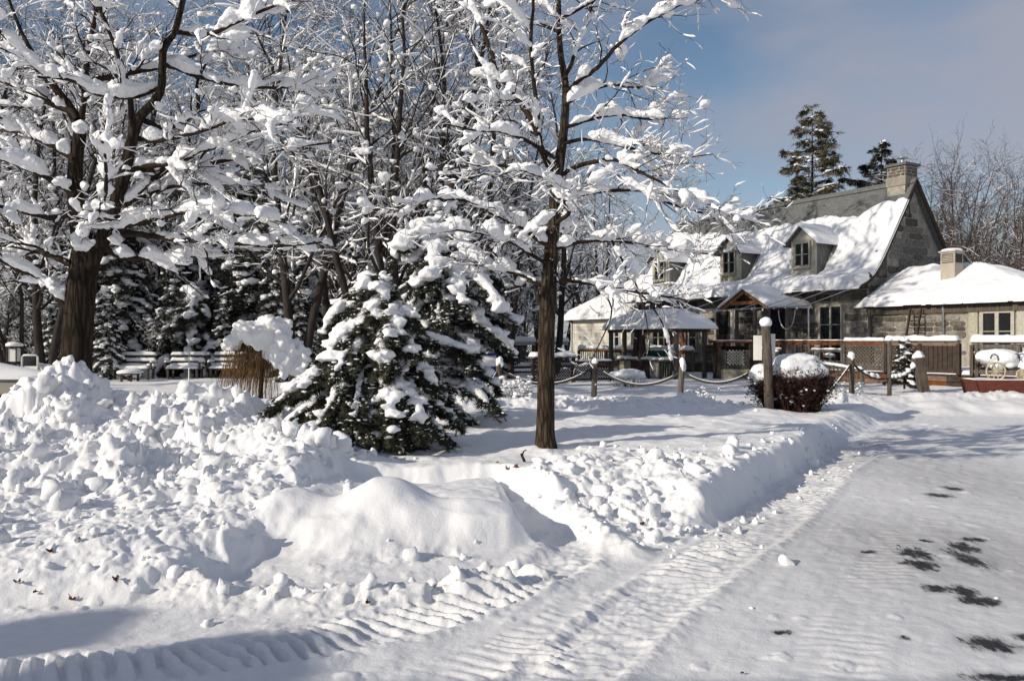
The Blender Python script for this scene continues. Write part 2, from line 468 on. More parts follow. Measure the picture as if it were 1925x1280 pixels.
def terrain(x, y, full=True):
    """snow height and masks at ground points (numpy arrays)"""
    wob = fbm2(x * .9, y * .9, 3, 3)
    fine = fbm2(x * 3.1, y * 3.1, 3, 8)
    # lawn, cut off steeply along the driveway
    sd = poly_sd(x, y, LAWN) + .10 * fine * sstep(30, 5, y) + .05 * wob
    w = .24 + .35 * sstep(10.5, 15, y) + 1.15 * sstep(.35, .9, x) * sstep(1.75, 1.2, x) * sstep(9, 6.6, y)
    lawn_in = sstep(-.03, 1.0, sd / w)
    h = (.36 + .05 * wob - .10 * sstep(2.0, 6.0, x) * sstep(10, 16, y)) * lawn_in
    h = h + .07 * gauss(x, y, .40, 9.42, .42, .36)
    # smooth slab and its bulges
    ss = poly_sd(x, y, SLAB) + .05 * fine + .04 * wob
    slab_in = sstep(-.05, 1.0, (ss + .10 * fbm2(x * 1.9, y * 1.9, 3, 88) * sstep(.1, -.5, x)) / (.15 + .45 * sstep(-.2, -.9, x)))
    h = np.maximum(h, .19 * slab_in + .05 * sstep(-.4, .0, ss))
    mound = .28 * gauss(x, y, -1.03, 6.60, .38, .36, 1.1) + .12 * gauss(x, y, -1.78, 6.55, .28, .30, 1.2) + .11 * gauss(x, y, -.36, 6.5, .22, .26, 1.1) + .06 * gauss(x, y, -1.45, 6.15, .25, .15) + .06 * gauss(x, y, -.72, 6.2, .18, .14) + .05 * gauss(x, y, -.08, 6.55, .14, .2) + .08 * gauss(x, y, -2.2, 6.35, .26, .24) + .05 * gauss(x, y, -1.95, 6.05, .2, .13) + .035 * fbm2(x * 2.6, y * 2.6, 3, 89) + .016 * fbm2(x * 7.5, y * 7.5, 3, 90) * sstep(.1, -.3, fbm2(x * 1.2 + 3, y * 1.2, 2, 95)) + .06 * gauss(x, y, -2.1, 7.0, .4, .5)
    h = h + mound * sstep(-.1, .12, ss)
    # the left pile of ploughed lumps
    ye = np.interp(x, [-9, -4, -3.4, -2.4, -1.9, -1.6], [4.3, 4.75, 4.85, 5.0, 5.6, 6.4]) + .18 * wob + .06 * fine
    s = y - ye
    xin = sstep(-1.25, -2.35, x + .12 * wob - .10 * np.clip(y - 6.5, 0, 3))
    pile = (.10 * sstep(-.05, .15, s) + .19 * sstep(.02, .7, s) + .24 * sstep(1.2, 4.4, s)) * (1 - .6 * sstep(11.5, 14, y))
    pile = pile * xin * (1 - .45 * sstep(-5.9, -6.8, x))
    pile = pile - .0 * gauss(x, y, -2.7, 6.0, .5, .45) * xin
    heaps = (.72 * gauss(x, y, -5.55, 10.0, .62, .7, .85) + .12 * gauss(x, y, -6.4, 9.4, .9, .9) + .28 * gauss(x, y, -4.3, 10.2, .55, .7, 1.1)
             + .34 * gauss(x, y, -3.55, 10.0, .55, .7, 1.5) + .24 * gauss(x, y, -2.65, 8.5, .38, .5) + .20 * gauss(x, y, -2.1, 7.9, .24, .7)
             + .08 * gauss(x, y, -8.2, 9.5, 1.2, 1.2) + .22 * gauss(x, y, -3.9, 7.6, .5, .4) + .22 * gauss(x, y, -5.0, 7.4, .9, .6))
    left = pile + heaps
    h = np.maximum(h, left) + .25 * np.minimum(h, left)
    # loose ridges
    d1, a1, _ = seg_dist(x, y, [(-2.3, 5.25), (-1.9, 5.12), (-1.3, 5.02), (-.7, 5.05), (-.25, 5.25), (.1, 5.5)])
    n1 = .5 + .5 * fbm2(x * 2.3 + 9, y * 2.3, 2, 21)
    r1 = np.exp(-(d1 / .17) ** 2) * (.25 + 1.1 * n1)
    h = h + .105 * r1
    d2, _, _ = seg_dist(x, y, [(.92, 6.15), (.72, 6.6), (.48, 7.2), (.2, 7.75)])
    r2 = np.exp(-(d2 / .14) ** 2)
    h = h + .10 * r2
    dch, _, _ = seg_dist(x, y, [(.42, 6.3), (.36, 6.8), (.2, 7.3)])
    h = h * (1 - .75 * np.exp(-(dch / .17) ** 4))
    # bank by the rope fence, bank along the far end of the drive
    d3, _, _ = seg_dist(x, y, [(-1.8, 15.3), (0, 15.0), (2, 15.2), (4.4, 15.7)])
    r3 = np.exp(-(d3 / .65) ** 2)
    h = h + .20 * r3 * (.7 + .6 * wob)
    far = sstep(17.2, 18.4, y + .4 * wob)
    h = np.maximum(h, .24 * far)
    d4, _, _ = seg_dist(x, y, [(7.0, 18.3), (9.0, 19.0), (12, 19.3), (15, 19.0), (20, 18.6)])
    r4 = np.exp(-(d4 / .75) ** 2)
    h = np.maximum(h, .36 * r4)
    d5, _, _ = seg_dist(x, y, [(8.8, 12.0), (10.2, 14.5), (13, 16.6)])
    r5 = np.exp(-(d5 / .6) ** 2)
    h = h + .20 * r5
    # bank at the foot of the maple and the boats
    h = h + .22 * gauss(x, y, -8.3, 15.0, 1.2, .8) + .10 * gauss(x, y, -11, 15.5, 2.2, 1.0)
    # how lumpy
    chunk = .9 * np.clip(left * 2.6, 0, 1) * sstep(14, 11.5, y)
    front = sstep(-.35, .0, x - .35 * (y - 7.4)) * sstep(3.3, 2.0, x) * sstep(10.0, 8.6, y + .35 * wob) * sstep(-.1, .35, sd)
    chunk = np.maximum(chunk, .80 * front)
    edge = np.exp(-((sd - .22) / .22) ** 2) * sstep(1.0, 2.0, x)
    chunk = np.maximum(chunk, .42 * edge)
    chunk = np.maximum(chunk, np.clip(r1 * 1.1, 0, 1) * .95)
    chunk = np.maximum(chunk, .55 * r2)
    chunk = np.maximum(chunk, .75 * r3)
    chunk = np.maximum(chunk, .6 * r4)
    chunk = np.maximum(chunk, .5 * r5)
    chunk = chunk * (1 - .9 * slab_in * sstep(-2.3, -1.7, x) * sstep(.25, .05, x) * sstep(7.6, 7.0, y))
    chunk = np.maximum(chunk, .38 * np.exp(-((ss + .02) / .13) ** 2) * sstep(-.15, -.6, x) * sstep(7.0, 6.3, y) * vnoise2(x * 1.3, y * 1.3, 58) * 1.6)
    lawn_soft = lawn_in * (1 - chunk)
    h = h + .018 * lawn_soft * fbm2(x * 4, y * 4, 4, 33) + .02 * lawn_soft * wob + .012 * lawn_soft * lumps2(x, y, .3, 71, .5) / .1
    h = h + .05 * far * wob
    road = (1 - lawn_in) * (1 - np.clip(left * 8, 0, 1)) * (1 - slab_in)
    h = h + road * (.012 * wob + .006 * fine)
    if full:
        c = np.clip(chunk, 0, 1)
        gate = .25 + .95 * sstep(.2, .8, vnoise2(x * 1.1, y * 1.1, 55))
        mk = c > .02
        xm, ym, gm = x[mk], y[mk], gate[mk]
        dsp = .22 * lumps2(xm, ym, .55, 1, .8) + .28 * lumps2(xm, ym, .27, 2, .7) * gm + .40 * lumps2(xm, ym, .13, 3, .6) * gm + .55 * slabs2(xm, ym, .42, 12) * gm + .50 * slabs2(xm, ym, .17, 13) * gm + .40 * slabs2(xm, ym, .07, 14) + .50 * lumps2(xm, ym, .062, 4, .6) * (.3 + gm) + .035 * fbm2(xm * 7, ym * 7, 3, 6)
        dsp = dsp + .034 * fbm2(xm * 17, ym * 17, 3, 5)
        dsp = dsp + .020 * np.abs(fbm2(xm * 26, ym * 26, 2, 7))
        h[mk] += c[mk] * (dsp - .05) * (.55 + .75 * vnoise2(xm * .55 + 7, ym * .55, 57))
        # the cut faces along the ledge, small crumbs on the road near the banks
        crumbs = np.exp(-np.clip(-sd, 0, 9) / .35) * sstep(.6, 1.6, x) + np.exp(-(d1 / .45) ** 2) * .8 + np.exp(-(np.clip(-s, 0, 9) / .22)) * xin
        cm = np.clip(crumbs, 0, 1) * road
        mk = cm > .03
        h[mk] += cm[mk] * .45 * lumps2(x[mk], y[mk], .075, 91, .28)
        mk = (road > .05) & (y < 14)
        h[mk] += road[mk] * .22 * lumps2(x[mk], y[mk], .11, 93, .045)
        for pts, wd, amp in TRACKS:
            d, arc, sgn = seg_dist(x, y, pts)
            m = sstep(wd * .62, wd * .42, d)
            mk = d < wd * .95
            xm, ym, dm, am = x[mk], y[mk], d[mk], arc[mk]
            ph = am / .105 + sgn[mk] * dm * 3.2 + .9 * fbm2(xm * 2.2, ym * 2.2, 3, 77)
            lug = sstep(.22, .62, .5 + .5 * np.sin(ph * 6.283) + .25 * fbm2(xm * 9, ym * 9, 2, 79))
            keep = .10 + 1.0 * sstep(-.2, .4, fbm2(xm * 1.7 + 3, ym * 1.7, 3, 61))
            rough = fbm2(xm * 16, ym * 16, 3, 63)
            h[mk] += amp * road[mk] * (m[mk] * (-.016 + .036 * lug * keep + .010 * rough) + .012 * np.exp(-((dm - wd * .62) / .06) ** 2) * (1 + rough))
        # faint scraped streaks along the drive
        st = (x * .86 - y * .51) + .06 * wob
        h = h + road * .006 * fbm2(st * 9, (x * .51 + y * .86) * 1.2, 3, 41) + road * .005 * fbm2(x * 11, y * 11, 3, 47)
    return h, chunk, road, sd

def ground_z(x, y):
    a, _, _, _ = terrain(np.array([float(x)]), np.array([float(y)]), True)
    return float(a[0])

def build_ground():
    ny = 860
    t = np.linspace(0, 1, ny)
    ys = 2.3 * (26 / 2.3) ** t
    ys = np.concatenate([ys, 26 + (np.linspace(0, 1, 60)[1:] ** 1.6) * 74])
    s = np.concatenate([np.linspace(-1.15, -.74, 46)[:-1], np.linspace(-.74, .74, 700), np.linspace(.74, 1.15, 46)[1:]])
    X = np.outer(ys + .6, s); Y = np.repeat(ys[:, None], len(s), 1)
    x = X.ravel(); y = Y.ravel()
    h, chunk, road, sd = terrain(x, y)
    # push lumps sideways a little so that chunk sides steepen
    ox = chunk * .05 * fbm2(x * 7, y * 7, 2, 101) * sstep(16, 10, y)
    oy = chunk * .05 * fbm2(x * 7 + 40, y * 7, 2, 102) * sstep(16, 10, y)
    V = np.stack([x + ox, y + oy, h], 1)
    R, Cn = X.shape
    i = np.arange(R * Cn).reshape(R, Cn)
    Q = np.stack([i[:-1, :-1], i[:-1, 1:], i[1:, 1:], i[1:, :-1]], -1).reshape(-1, 4)
    me = np_mesh("snow_ground", V, [Q])
    # worn asphalt spots and thin dirty ice on the drive
    bare = np.zeros_like(x)
    def spot(px, py, rx, ry, k=1.0):
        d = CAMZ * F / (py - 640.0)
        cx = (px - 962.5) / F * d
        wx = 1.2 * rx / F * d; wy = 1.25 * ry / (py - 640.0) * d
        np.maximum(bare, k * np.exp(-(((x - cx) / wx) ** 2 + ((y - d) / wy) ** 2)), out=bare)
    for q in [(1722, 1040, 30, 14), (1730, 1062, 34, 12), (1812, 1030, 26, 10), (1822, 1052, 24, 20), (1765, 1108, 30, 8), (1815, 1112, 26, 12),
              (1850, 1130, 34, 10), (1862, 1209, 50, 14), (1825, 1127, 26, 9), (1765, 931, 26, 4), (1790, 918, 18, 4), (1633, 1037, 16, 3),
              (1467, 1187, 18, 5), (1700, 1200, 10, 4, .9), (1925, 1195, 22, 7), (1900, 1272, 90, 8), (1740, 1018, 14, 3), (1830, 1015, 30, 4),
              (1640, 757, 40, 2, .8)]:
        spot(*q)
    thin = np.maximum(np.maximum(gauss(x, y, 3.4, 6.2, 1.4, 1.5), .75 * gauss(x, y, 5.4, 9.8, 1.3, 3.0)), np.clip(bare * 1.6, 0, 1)) * road
    for nm, arr in (("bare", bare * road), ("thin", thin), ("packed", road * sstep(.0, .1, -sd))):
        at = me.attributes.new(nm, 'FLOAT', 'POINT')
        at.data.foreach_set("value", arr.astype(np.float32))
    m, nt, b = new_mat("ground_snow")
    N = nt.nodes; Lk = nt.links
    tc = N.new("ShaderNodeTexCoord")
    def attr(n):
        a = N.new("ShaderNodeAttribute"); a.attribute_name = n; return a.outputs["Fac"]
    def nz(scale, det=4, rough=.65, stretch=None):
        n = N.new("ShaderNodeTexNoise"); n.inputs["Scale"].default_value = scale; n.inputs["Detail"].default_value = det; n.inputs["Roughness"].default_value = rough
        if stretch:
            mp = N.new("ShaderNodeMapping"); mp.inputs["Scale"].default_value = stretch; mp.inputs["Rotation"].default_value = (0, 0, math.radians(-59))
            Lk.new(tc.outputs["Object"], mp.inputs["Vector"]); Lk.new(mp.outputs["Vector"], n.inputs["Vector"])
        else:
            Lk.new(tc.outputs["Object"], n.inputs["Vector"])
        return n.outputs["Fac"]
    def math_(op, a, b_, clamp=False):
        n = N.new("ShaderNodeMath"); n.operation = op; n.use_clamp = clamp
        for k, v in ((0, a), (1, b_)):
            if isinstance(v, (int, float)): n.inputs[k].default_value = v
            else: Lk.new(v, n.inputs[k])
        return n.outputs[0]
    def mixc(f, a, b_):
        n = N.new("ShaderNodeMix"); n.data_type = 'RGBA'
        Lk.new(f, n.inputs[0])
        for k, v in ((6, a), (7, b_)):
            if isinstance(v, tuple): n.inputs[k].default_value = v
            else: Lk.new(v, n.inputs[k])
        return n.outputs[2]
    streak = nz(2.2, 6, .6, (3.5, .6, 1))
    thin_f = math_('MULTIPLY', attr("thin"), math_('MULTIPLY_ADD', streak, 1.6), True)
    thin_f = math_('MULTIPLY', attr("thin"), math_('ADD', math_('MULTIPLY', streak, 1.8), -.15), True)
    c = mixc(thin_f, (0.87, 0.87, 0.875, 1), (0.36, 0.35, 0.345, 1))
    packed = math_('MULTIPLY', attr("packed"), math_('ADD', math_('MULTIPLY', nz(5, 6, .7), .5), .05), True)
    c = mixc(packed, c, (0.62, 0.615, 0.615, 1))
    edge = math_('ADD', attr("bare"), math_('MULTIPLY', math_('ADD', nz(7, 9, .8, (2.6, 1.0, 1)), -.5), 3.0))
    bf = N.new("ShaderNodeMapRange"); bf.inputs["From Min"].default_value = .50; bf.inputs["From Max"].default_value = .80
    Lk.new(edge, bf.inputs["Value"])
    bare_f = math_('MULTIPLY', bf.outputs["Result"], math_('GREATER_THAN', attr("bare"), .12))
    asp = mixc(math_('GREATER_THAN', nz(160, 2, .5), .6), (0.028, 0.027, 0.029, 1), (0.10, 0.098, 0.095, 1))
    c = mixc(bare_f, c, asp)
    Lk.new(c, b.inputs["Base Color"])
    rr = math_('SUBTRACT', .78, math_('MULTIPLY', bare_f, .2))
    Lk.new(rr, b.inputs["Roughness"])
    b.inputs["Specular IOR Level"].default_value = .18
    bp = N.new("ShaderNodeBump"); bp.inputs["Strength"].default_value = .4; bp.inputs["Distance"].default_value = .02
    hgt = math_('ADD', math_('MULTIPLY', nz(60, 4, .75), .5), math_('MULTIPLY', nz(17, 4, .7), .8))
    hgt = math_('SUBTRACT', hgt, math_('MULTIPLY', bare_f, .35))
    Lk.new(hgt, bp.inputs["Height"]); Lk.new(bp.outputs["Normal"], b.inputs["Normal"])
    o = link_mesh("snow_ground", me, m, None, True)
    tag(o, kind='structure', label="ploughed and trodden snow over lawn, yard and driveway")
    # the country beyond, one wide sheet just below
    fm = MB()
    fm.add([(-900, -900, -.05), (900, -900, -.05), (900, 1400, -.05), (-900, 1400, -.05)], [(0, 1, 2, 3)])
    fo = fm.build("ground", M['snow'])
    tag(fo, kind='structure', label="flat snow-covered land reaching to the horizon")

build_ground()

def build_chunks():
    """loose broken lumps thrown up by the plough"""
    r_ = np.random.RandomState(5)
    n = 26000
    x = r_.uniform(-8, 5.5, n); y = 4.4 + r_.uniform(0, 1, n) ** 1.3 * 12
    h, chunk, road, sd = terrain(x, y)
    crumb = np.exp(-((sd + .15) / .25) ** 2) * (x > 1.0) * .12
    keep = r_.uniform(0, 1, n) < (np.clip(chunk, 0, 1) * .17 + crumb + .0004)
    x, y, h, chunk = x[keep], y[keep], h[keep], chunk[keep]
    bv, bf = ico(2)
    k = len(x)
    rad = np.clip(.018 * np.exp(r_.normal(0, .55, k)) * (1 + .9 * chunk), .010, .10)
    sc = rad[:, None] * r_.uniform(.7, 1.3, (k, 3))
    th = r_.uniform(0, 6.28, k)
    V = bv[None] * sc[:, None]
    nn = vnoise3(bv[None] * 1.6 + r_.uniform(0, 99, (k, 1, 3)), 3)
    V = V * (1 + .75 * nn[..., None])
    ca, sa = np.cos(th)[:, None], np.sin(th)[:, None]
    X = V[..., 0] * ca - V[..., 1] * sa + x[:, None]
    Yv = V[..., 0] * sa + V[..., 1] * ca + y[:, None]
    Z = V[..., 2] + (h + rad * .25)[:, None]
    V = np.stack([X, Yv, Z], -1).reshape(-1, 3)
    Fc = (bf[None] + (np.arange(k) * len(bv))[:, None, None]).reshape(-1, 3)
    me = np_mesh("snow_lumps", V, [Fc])
    o = link_mesh("snow_lumps", me, M['snow'], None, True)
    tag(o, "loose broken lumps of ploughed snow scattered over the banks", "snow", kind='stuff')
    print("chunks", k)
build_chunks()
print("ground", round(time.time() - T0, 1))

# ------------------------------------------------------------------ trees
def tubes(branches, sides, up_offset=None):
    """branches: list of (pts (n,3), r1 (n,), r2 (n,)); returns V, [quads]"""
    by = {}
    for pts, r1, r2 in branches:
        by.setdefault(len(pts), []).append((pts, r1, r2))
    VV = []; QQ = []; base = 0
    ang = np.arange(sides) * 2 * math.pi / sides
    ca, sa = np.cos(ang), np.sin(ang)
    for n, lst in by.items():
        Pn = np.array([b[0] for b in lst], dtype=float); R1 = np.array([b[1] for b in lst], dtype=float); R2 = np.array([b[2] for b in lst], dtype=float)
        B = len(lst)
        t = np.empty_like(Pn)
        t[:, 1:-1] = Pn[:, 2:] - Pn[:, :-2]; t[:, 0] = Pn[:, 1] - Pn[:, 0]; t[:, -1] = Pn[:, -1] - Pn[:, -2]
        t /= np.linalg.norm(t, axis=-1, keepdims=True) + 1e-9
        mean_t = np.abs((Pn[:, -1] - Pn[:, 0])); mean_t /= np.linalg.norm(mean_t, axis=-1, keepdims=True) + 1e-9
        ref = np.where((mean_t[:, 2] > .85)[:, None], np.array([[.1, 1.0, .05]]), np.array([[0.02, .01, 1.0]]))[:, None, :]
        a = np.cross(t, ref); a /= np.linalg.norm(a, axis=-1, keepdims=True) + 1e-9
        b = np.cross(a, t)
        ring = Pn[:, :, None, :] + a[:, :, None, :] * (R1[:, :, None] * ca)[..., None] + b[:, :, None, :] * (R2[:, :, None] * sa)[..., None]
        VV.append(ring.reshape(-1, 3))
        idx = (np.arange(B * n * sides).reshape(B, n, sides)) + base
        nx = np.roll(idx, -1, axis=2)
        QQ.append(np.stack([idx[:, :-1], nx[:, :-1], nx[:, 1:], idx[:, 1:]], -1).reshape(-1, 4))
        base += B * n * sides
    if not VV: return np.zeros((0, 3)), []
    return np.concatenate(VV), [np.concatenate(QQ)]

def blobs(cs, radii, seed, sub=1, amp=.35, flat=1.0):
    r_ = np.random.RandomState(seed)
    bv, bf = ico(sub)
    cs = np.asarray(cs); radii = np.asarray(radii)
    if radii.ndim == 1: radii = np.repeat(radii[:, None], 3, 1)
    k = len(cs)
    nn = vnoise3(bv[None] * 1.4 + r_.uniform(0, 99, (k, 1, 3)), seed)
    V = bv[None] * (1 + amp * nn[..., None]) * radii[:, None]
    th = r_.uniform(0, 6.28, k); ca, sa = np.cos(th)[:, None], np.sin(th)[:, None]
    X = V[..., 0] * ca - V[..., 1] * sa; Yv = V[..., 0] * sa + V[..., 1] * ca
    V = np.stack([X, Yv, V[..., 2] * flat], -1) + cs[:, None]
    Fc = (bf[None] + (np.arange(k) * len(bv))[:, None, None]).reshape(-1, 3)
    return V.reshape(-1, 3), Fc

def merge(parts):
    VV = []; FF = []; n = 0
    for V, fl in parts:
        if not len(V): continue
        VV.append(V)
        for f in fl: FF.append(np.asarray(f) + n)
        n += len(V)
    return np.concatenate(VV), FF

def remeshed(name, V, FF, voxel, smooth=4, disp=0.0, dscale=.12):
    """fuse overlapping lumps into one soft snow surface"""
    me = np_mesh(name + "_raw", V, FF)
    o = bpy.data.objects.new(name + "_raw", me); COL.objects.link(o)
    m = o.modifiers.new("r", 'REMESH'); m.mode = 'VOXEL'; m.voxel_size = voxel; m.use_smooth_shade = True
    if smooth:
        s = o.modifiers.new("s", 'SMOOTH'); s.factor = .5; s.iterations = smooth
    dg = bpy.context.evaluated_depsgraph_get()
    out = bpy.data.meshes.new_from_object(o.evaluated_get(dg))
    out.name = name
    bpy.data.objects.remove(o); bpy.data.meshes.remove(me)
    if disp and len(out.vertices):
        n = len(out.vertices)
        co = np.empty(n * 3, np.float32); out.vertices.foreach_get("co", co); co = co.reshape(-1, 3)
        no = np.empty(n * 3, np.float32); out.vertices.foreach_get("normal", no); no = no.reshape(-1, 3)
        d = vnoise3(co.astype(float) / dscale, 9) * disp + vnoise3(co.astype(float) / dscale * 2.3, 10) * disp * .5
        co = co + no * d[:, None]
        out.vertices.foreach_set("co", co.astype(np.float32).ravel()); out.update()
    return out

class Tree:
    def __init__(s, seed):
        s.r = random.Random(seed); s.np = np.random.RandomState(seed); s.b = []   # (pts list[Vector], rads, level)
    def limb(s, px, d0, dd, off, lvl=0, wscale=1.0):
        """main limb given as (x, y, width) photo pixels, receding by dd metres along its length"""
        n = len(px); pts = []; rad = []
        tot = 0; acc = [0]
        for q, w in zip(px[:-1], px[1:]):
            tot += math.hypot(w[0] - q[0], w[1] - q[1]); acc.append(tot)
        for q, a in zip(px, acc):
            d = d0 + dd * (a / tot) ** 1.3
            pts.append(P(q[0], q[1], d) - off); rad.append(q[2] / 2 / F * d * wscale)
        # subdivide
        P2 = []; R2 = []
        for i in range(n - 1):
            p0 = pts[max(i - 1, 0)]; p1 = pts[i]; p2 = pts[i + 1]; p3 = pts[min(i + 2, n - 1)]
            for k in range(4):
                t = k / 4
                c = .5 * ((2 * p1) + (p2 - p0) * t + (2 * p0 - 5 * p1 + 4 * p2 - p3) * t * t + (3 * p1 - p0 - 3 * p2 + p3) * t ** 3)
                if k and lvl: c = c + Vector((s.r.gauss(0, 1), s.r.gauss(0, 1), s.r.gauss(0, 1))) * rad[i] * .18
                P2.append(c); R2.append(rad[i] * (1 - t) + rad[i + 1] * t)
        P2.append(pts[-1]); R2.append(rad[-1])
        s.b.append((P2, R2, lvl)); return s.b[-1]
    def walk(s, p, d, length, r0, n, lvl, wander=.25, up=.0, taper=.3):
        pts = [p.copy()]; rads = [r0]; d = d.normalized(); st = length / n
        for i in range(n):
            d = (d + Vector((s.r.gauss(0, wander), s.r.gauss(0, wander), s.r.gauss(0, wander) + up))).normalized()
            p = p + d * st; pts.append(p.copy()); rads.append(r0 * (1 - (1 - taper) * (i + 1) / n))
        s.b.append((pts, rads, lvl)); return s.b[-1]
    def children(s, br, lvl, per_m, lmin, lmax, rk, n=6, start=.2, spread=(35, 75), up=.05, wander=.22, rmin=.002, taper=.3, planar=0.0, upbias=0.0):
        pts, rads, _ = br
        seg = [(pts[i + 1] - pts[i]).length for i in range(len(pts) - 1)]
        tot = sum(seg); cnt = tot * per_m
        cnt = int(cnt) + (1 if s.r.random() < cnt - int(cnt) else 0)
        out = []
        for k in range(cnt):
            u = start + (1 - start) * s.r.random() ** .85
            a = u * tot; i = 0
            while i < len(seg) - 1 and a > seg[i]: a -= seg[i]; i += 1
            f = min(a / max(seg[i], 1e-6), 1)
            p = pts[i].lerp(pts[i + 1], f); r = rads[i] * (1 - f) + rads[i + 1] * f
            t = (pts[i + 1] - pts[i]).normalized()
            ax = Vector((s.r.gauss(0, 1), s.r.gauss(0, 1), s.r.gauss(0, 1) * (1 - planar)))
            perp = (ax - t * ax.dot(t))
            if perp.length < 1e-4: continue
            perp.normalize()
            g = math.radians(s.r.uniform(*spread))
            d = t * math.cos(g) + perp * math.sin(g) + Vector((0, 0, upbias))
            L = s.r.uniform(lmin, lmax) * (1.15 - .5 * u)
            out.append(s.walk(p, d, L, max(r * rk * s.r.uniform(.7, 1.1), rmin), n, lvl, wander, up, taper))
        return out
    def wood(s, sides=(9, 6, 4, 3)):
        parts = {}
        for pts, rads, lvl in s.b:
            sd = sides[min(lvl, len(sides) - 1)]
            parts.setdefault(sd, []).append((np.array([q[:] for q in pts]), np.array(rads), np.array(rads)))
        return merge([tubes(v, k) for k, v in parts.items()])
    def snow(s, amount, lvls, gap=.25, step=.05, rmax=9, blob=0.0, blob_r=(.06, .12), sides=6, hmin=.25, widen=1.0):
        """lumpy snow lying on top of the branches"""
        out = []; bc = []; br_ = []
        R = s.np
        for pts, rads, lvl in s.b:
            if lvl not in lvls: continue
            A = np.array([q[:] for q in pts]); rr = np.array(rads)
            sg = np.linalg.norm(np.diff(A, axis=0), axis=1); acc = np.concatenate([[0], np.cumsum(sg)])
            m = max(3, int(acc[-1] / step))
            u = np.linspace(0, acc[-1], m)
            Q = np.stack([np.interp(u, acc, A[:, k]) for k in range(3)], 1); r = np.interp(u, acc, rr)
            t = np.gradient(Q, axis=0); t /= np.linalg.norm(t, axis=1, keepdims=True) + 1e-9
            hor = np.sqrt(np.clip(1 - t[:, 2] ** 2, 0, 1))
            k = np.clip((hor - hmin) / (1 - hmin), 0, 1) ** .8
            nz = R.uniform(0, 1, m + 4); nz = np.convolve(nz, [.2, .3, .3, .2, .0], 'same')[2:m + 2]
            big = R.uniform(0, 1, m // 5 + 3); big = np.interp(np.arange(m) / 5.0, np.arange(len(big)), big)
            on = np.clip((big - gap) / .30, 0, 1)
            rs = amount[lvl] * k * (.30 + .7 * nz + 1.3 * big ** 2.5) * on + .0005
            rs[0] *= .3; rs[-1] *= .35
            rs = np.minimum(rs, rmax)
            C = Q.copy(); C[:, 2] += r * .5 + rs * .62
            out.append((C, (rs + r * .35 * (rs > .004)) * widen, rs))
            if blob:
                pick = R.uniform(0, 1, m) < blob * step * k * on
                for c, q in zip(C[pick], R.uniform(*blob_r, m)[pick]):
                    bc.append(c + np.array([0, 0, q * .25])); br_.append((q * R.uniform(.9, 1.5), q * R.uniform(.8, 1.2), q * R.uniform(.65, .95)))
        parts = [tubes(out, sides)]
        # close the tube ends roughly by shrinking: ends are already thin
        if bc:
            V, Fc = blobs(bc, br_, 3, 1, .5)
            parts.append((V, [Fc]))
        return merge(parts)

def finish_tree(name, base, tree_parts, label, cat="tree", group=None):
    root = empty(name, base)
    tag(root, label, cat, group)
    for nm, me, mat in tree_parts:
        o = link_mesh(nm, me, mat, root, True)
        if nm in ("snow", "twig_snow", "frost", "needles", "branches", "boughs"): o["kind"] = "stuff"
    return root

def split_levels(T, sides, trunk_lvls=(0,)):
    A = Tree(0); A.b = [q for q in T.b if q[2] in trunk_lvls]
    B = Tree(0); B.b = [q for q in T.b if q[2] not in trunk_lvls]
    return A.wood(sides), B.wood(sides)

